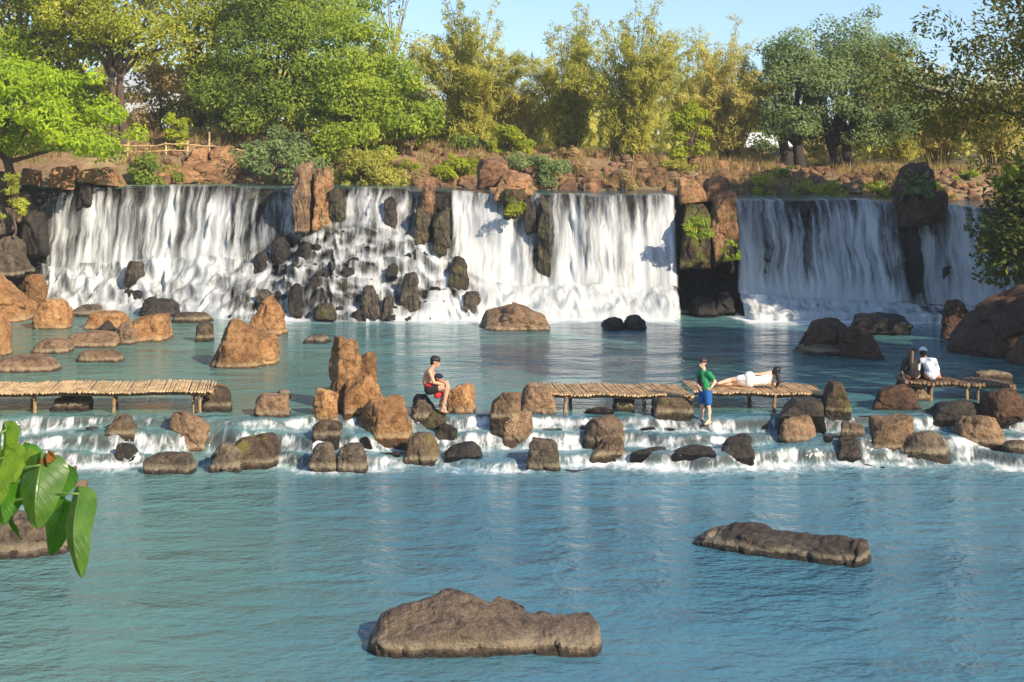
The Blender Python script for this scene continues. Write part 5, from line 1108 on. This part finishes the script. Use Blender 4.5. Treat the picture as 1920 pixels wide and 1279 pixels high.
for q, kn in ((1, V3(.06, -.12, .37)), (-1, V3(-.055, .07, .38))):
    hp = hipc + sd * q * .085; capsule(m, hp, hp + (kn - hp) * .72, .095, .088)
skinned('shorts', m, M['blue_shorts'], boy)

# shirtless man sitting on a rock, child between his knees
mD = 31.68; mz = Z(737, mD); man = person((X(806, mD), mD, mz), 'shirtless man in dark shorts sitting on a rock behind a child')
pel = V3(0, 0, .10); m = MB(); ch = V3(-.01, 0, .42); nk = V3(.05, 0, .56); hd = V3(.12, 0, .70)
capsule(m, pel + V3(0, -.07, 0), pel + V3(0, .07, 0), .115, .115); capsule(m, pel, V3(-.06, 0, .26), .115, .11); capsule(m, V3(-.06, 0, .26), ch, .112, .12)
capsule(m, ch + V3(0, -.07, .03), ch + V3(0, .07, .03), .10, .10); capsule(m, V3(.01, -.14, .50), V3(.01, .14, .50), .062, .062); capsule(m, V3(.02, 0, .5), hd - V3(.02, 0, .06), .058, .052)
legs = []
for q, kn, an, to in ((-1, V3(.40, -.14, .15), V3(.30, -.15, -.30), V3(.42, -.16, -.40)), (1, V3(.38, .15, .14), V3(.24, .15, -.24), V3(.36, .16, -.34))):
    hp = pel + V3(.02, q * .10, 0); capsule(m, hp, kn, .088, .058); capsule(m, kn, kn + (an - kn) * .4, .056, .058); capsule(m, kn + (an - kn) * .4, an, .056, .036); foot(m, an, to, .95); legs.append((hp, kn))
for q, el, wr in ((-1, V3(.10, -.22, .27), V3(.30, -.12, .21)), (1, V3(.12, .22, .27), V3(.33, .10, .22))):
    a = V3(.01, q * .185, .50); capsule(m, a, el, .052, .042); capsule(m, el, wr, .040, .028); hand(m, wr, V3(.6, -q * -.5, -.1), V3(0, -q * -1.0, 0), .95, .7)
fu = head(m, hd, V3(.95, -.15, -.25), V3(.2, 0, 1), 1.0)
skinned('body', m, M['skin'], man); eyes(man, hd, *fu); hair_cap('hair', man, hd, *fu)
m = MB(); capsule(m, pel + V3(0, -.07, -.01), pel + V3(0, .07, -.01), .127, .127)
for hp, kn in legs: capsule(m, hp, hp + (kn - hp) * .33, .105, .098)
skinned('shorts', m, M['dark_shorts'], man)
m = MB(); capsule(m, V3(.0, -.075, .185), V3(.0, .075, .185), .124, .124, 18, 2); o = skinned('waistband', m, M['red_waist'], man)
for v in o.data.vertices: v.co.z = .19 + (v.co.z - .185) * .42
kid = person((X(820, mD), mD, mz), 'small child in orange vest and navy cap between the shirtless man\'s knees')
m = MB(); hd = V3(.03, .0, .335)
capsule(m, V3(.0, 0, -.02), V3(.0, 0, .17), .08, .075); capsule(m, V3(0, -.07, .19), V3(0, .07, .19), .04, .04); capsule(m, V3(0, 0, .2), hd - V3(0, 0, .05), .034, .034)
for q in (-1, 1):
    kn = V3(.13, q * .06, -.03); an = V3(.06, q * .06, -.24); capsule(m, V3(0, q * .05, -.04), kn, .052, .04); capsule(m, kn, an, .04, .026); foot(m, an, an + V3(.09, 0, -.06), .6)
    el = V3(.07, q * .12, .10); wr = V3(.16, q * .08, .08); capsule(m, V3(0, q * .095, .19), el, .03, .025); capsule(m, el, wr, .025, .019); hand(m, wr, V3(.8, 0, -.2), V3(0, -q, 0), .6, .6)
fu = head(m, hd, V3(.85, -.5, -.1), V3(0, 0, 1), .80); skinned('body', m, M['skin3'], kid, .007); eyes(kid, hd, *fu, .8)
m = MB(); capsule(m, V3(0, 0, .03), V3(0, 0, .16), .098, .095); capsule(m, V3(0, -.06, .185), V3(0, .06, .185), .052, .052); skinned('vest', m, M['orange_vest'], kid)
cp = hair_cap('cap', kid, hd, *fu, .82, mat='navy', inf=.014)
m = MB(); f_, u_, s_ = fu; capsule(m, hd + f_ * .07 + u_ * .045 - s_ * .03, hd + f_ * .07 + u_ * .045 + s_ * .03, .03, .03); b = skinned('brim', m, M['navy'], cp)
m = MB(); capsule(m, V3(.0, -.05, -.035), V3(.0, .05, -.035), .086, .086)
for q in (-1, 1): capsule(m, V3(0, q * .05, -.04), V3(.10, q * .058, -.032), .064, .056)
skinned('shorts', m, M['red_waist'], kid)

# woman lying on the platform, her back to the near bank
wD = 32.85; wz = Z(737, 32.3) + .05; wom = person((X(1405, wD), wD, wz), 'woman in a white dress lying on her side on the right bamboo platform')
m = MB(); pel = V3(0, 0, .15); ch = V3(.32, 0, .16); hd = V3(.615, .0, .37)
capsule(m, pel - V3(0, 0, .04), pel + V3(0, 0, .07), .115, .12); capsule(m, pel, V3(.17, 0, .13), .12, .095); capsule(m, V3(.17, 0, .13), ch, .098, .115); capsule(m, ch, V3(.44, 0, .22), .115, .09)
capsule(m, V3(.44, 0, .10), V3(.48, .0, .32), .065, .062); capsule(m, V3(.48, 0, .24), hd - V3(.03, 0, .05), .05, .045)
for q, kn, an, to in ((1, V3(-.40, .10, .15), V3(-.72, .02, .075), V3(-.82, .10, .05)), (-1, V3(-.36, .16, .06), V3(-.64, .12, .045), V3(-.74, .20, .03))):
    hp = pel + V3(-.03, 0, q * .055); capsule(m, hp, kn, .085, .055); capsule(m, kn, kn + (an - kn) * .4, .053, .055); capsule(m, kn + (an - kn) * .4, an, .052, .032); foot(m, an, to, .9)
capsule(m, V3(.47, -.02, .33), V3(.24, -.04, .30), .042, .036); capsule(m, V3(.24, -.04, .30), V3(.03, -.01, .305), .034, .024); hand(m, V3(.03, -.01, .305), V3(-1, .05, -.1), V3(0, .1, -1), .9, .4)
capsule(m, V3(.45, .04, .10), V3(.62, .10, .03), .042, .036); capsule(m, V3(.62, .10, .03), V3(.66, .04, .24), .034, .024); hand(m, V3(.66, .04, .24), V3(-.1, -.1, 1), V3(-1, 0, 0), .9, .5)
fu = head(m, hd, V3(.30, .90, -.1), V3(.75, -.1, .7), .95); skinned('body', m, M['skin2'], wom); eyes(wom, hd, *fu, .95)
hair_cap('hair', wom, hd, *fu, .95, extra=((hd + V3(.0, -.06, .02), V3(.66, -.10, .14), .06, .05), (V3(.66, -.10, .14), V3(.60, -.12, .03), .05, .03)))
m = MB(); capsule(m, pel - V3(0, 0, .035), pel + V3(0, 0, .075), .132, .136); capsule(m, pel, V3(.17, 0, .135), .136, .112); capsule(m, V3(.17, 0, .135), ch, .112, .128); capsule(m, ch, V3(.42, 0, .22), .128, .105)
capsule(m, V3(-.03, 0, .2), V3(-.22, .05, .18), .11, .085); capsule(m, V3(-.03, 0, .1), V3(-.20, .08, .11), .11, .085); skinned('dress', m, M['white_dress'], wom)

# couple on the bench, seen from behind
cD = 33.85; czz = Z(716, 33.6) + .03
def seated(px, label, lean, skin, top, bottoms, hairmat, hairlong=None, cap=None, armdown=True, hh=1.0):
    p = person((X(px, cD), cD, czz), label); m = MB(); pel = V3(0, 0, .10); ch = V3(lean * .5, .05, .36); hd = V3(lean, .12, .60)
    capsule(m, pel + V3(-.07, 0, 0), pel + V3(.07, 0, 0), .115, .115); capsule(m, pel, V3(lean * .2, -.02, .24), .115, .105); capsule(m, V3(lean * .2, -.02, .24), ch, .105, .115)
    capsule(m, V3(lean * .55 - .13, .05, .43), V3(lean * .55 + .13, .05, .43), .062, .062); capsule(m, V3(lean * .6, .06, .44), hd - V3(0, .01, .05), .052, .048)
    lg_ = []
    for q in (-1, 1):
        hp = pel + V3(q * .09, .02, 0); kn = V3(q * .11, .44, .10); an = V3(q * .11, .42, -.30); capsule(m, hp, kn, .085, .055); capsule(m, kn, an, .053, .034); foot(m, an, an + V3(0, .13, -.07), .9); lg_.append((hp, kn, an))
        a = V3(lean * .55 + q * .17, .05, .43); el = V3(lean * .4 + q * .24, .08, .20); wr = V3(q * .14, .28, .18) if q * lean >= 0 else V3(q * .2, .0, .03)
        capsule(m, a, el, .046, .037); capsule(m, el, wr, .035, .026); hand(m, wr, V3(-q * .3, .8, -.1), V3(0, 0, -1), .92, .5)
        lg_[-1] += (a, el)
    fu = head(m, hd, V3(-.25 * np.sign(lean + .01), .95, -.15), V3(0, .1, 1), .97); skinned('body', m, M[skin], p); eyes(p, hd, *fu, .97)
    hair_cap('hair', p, hd, *fu, .97, extra=hairlong or (), mat=hairmat)
    m = MB(); capsule(m, pel + V3(-.05, 0, .03), pel + V3(.05, 0, .03), .132, .132); capsule(m, pel, V3(lean * .2, -.02, .24), .134, .126); capsule(m, V3(lean * .2, -.02, .24), ch, .126, .130); capsule(m, V3(lean * .55 - .12, .05, .42), V3(lean * .55 + .12, .05, .42), .08, .08)
    for hp, kn, an, a, el in lg_: capsule(m, a, a + (el - a) * .9, .062, .052)
    skinned('shirt', m, M[top], p)
    m = MB()
    for hp, kn, an, a, el in lg_: capsule(m, hp, kn, .097, .068); capsule(m, kn, kn + (an - kn) * .85, .066, .052)
    skinned('trousers', m, M[bottoms], p)
    if cap:
        f_, u_, s_ = fu; m = MB(); capsule(m, hd - f_ * .02 + u_ * .06, hd + f_ * .02 + u_ * .07, .10, .088, 16, 6); c = skinned('cap', m, M[cap], p)
        m = MB(); capsule(m, hd + f_ * .12 + u_ * .06 - s_ * .03, hd + f_ * .12 + u_ * .06 + s_ * .03, .03, .03); b = skinned('brim', m, M[cap], c)
seated(1711, 'long haired person in black sitting on the bench beside a white cap wearer', .02, 'skin3', 'black_top', 'navy', 'hair2', hairlong=((V3(-.02, .02, .62), V3(-.05, -.06, .38), .085, .075), (V3(-.05, -.06, .38), V3(-.05, -.10, .16), .075, .04)))
seated(1747, 'person in a white shirt and white cap leaning to the left on the bench', -.17, 'skin3', 'white_shirt', 'jeans', 'hair', cap='white_cap')

# ------------------------------------------------------------------ thin warm haze in the air
hz = MB(); hz.box((0, 55, 10.5), (450, 240, 28)); t = NT('haze_air')
v = t.n('ShaderNodeVolumePrincipled', {'Color': (.95, .95, .92, 1), 'Density': .0007, 'Anisotropy': .2})
t.t.links.new(v.outputs[0], t.out.inputs[1])
tag(hz.build('haze', t.m), kind='stuff', label='thin pale haze over the river', cat='haze')
# ------------------------------------------------------------------ camera, sun, sky
cam = bpy.data.cameras.new('camera'); co = bpy.data.objects.new('camera', cam); C.objects.link(co)
co.location = (0, 0, H); co.rotation_euler = (math.pi / 2, 0, 0)
cam.sensor_width = 36; cam.lens = F / 1920 * 36; cam.shift_y = -(639.5 - HY) / 1920; cam.clip_start = .1; cam.clip_end = 5000
cam.dof.use_dof = True; cam.dof.focus_distance = 36; cam.dof.aperture_fstop = 4.0
bpy.context.scene.camera = co
AZ, EL = math.radians(137), math.radians(30)      # from the right, behind the camera
sun = bpy.data.lights.new('sun', 'SUN'); sun.energy = 4.9; sun.angle = math.radians(.53); sun.color = (1.0, .87, .68)
so = bpy.data.objects.new('sun', sun); C.objects.link(so)
d = Vector((math.sin(AZ) * math.cos(EL), math.cos(AZ) * math.cos(EL), math.sin(EL)))
so.rotation_euler = d.to_track_quat('Z', 'Y').to_euler(); so.location = d * 60
w = bpy.data.worlds.new('World'); bpy.context.scene.world = w; w.use_nodes = True
nt = w.node_tree; bg = nt.nodes['Background']; sky = nt.nodes.new('ShaderNodeTexSky'); sky.sky_type = 'NISHITA'; sky.sun_disc = False
sky.sun_elevation = EL; sky.sun_rotation = AZ; sky.air_density = 1.0; sky.dust_density = .2; sky.ozone_density = 3.0; sky.altitude = 300
tc = nt.nodes.new('ShaderNodeTexCoord'); sp = nt.nodes.new('ShaderNodeSeparateXYZ'); nt.links.new(tc.outputs['Generated'], sp.inputs[0])
mr = nt.nodes.new('ShaderNodeMapRange'); mr.inputs[1].default_value = 0.0; mr.inputs[2].default_value = .42; nt.links.new(sp.outputs[2], mr.inputs[0])
cm = nt.nodes.new('ShaderNodeMix'); cm.data_type = 'RGBA'; cm.inputs[6].default_value = (.50, .56, .66, 1); cm.inputs[7].default_value = (1.0, .97, .93, 1); nt.links.new(mr.outputs[0], cm.inputs[0])
tint = nt.nodes.new('ShaderNodeMix'); tint.data_type = 'RGBA'; tint.blend_type = 'MULTIPLY'; tint.inputs[0].default_value = 1; nt.links.new(cm.outputs[2], tint.inputs[7])
nt.links.new(sky.outputs[0], tint.inputs[6]); nt.links.new(tint.outputs[2], bg.inputs[0]); bg.inputs[1].default_value = .15
sc = bpy.context.scene; sc.view_settings.view_transform = 'Standard'; sc.view_settings.look = 'None'; sc.view_settings.exposure = .66; sc.view_settings.gamma = 1
sc.cycles.max_bounces = 8; sc.cycles.transparent_max_bounces = 12; sc.cycles.use_denoising = True
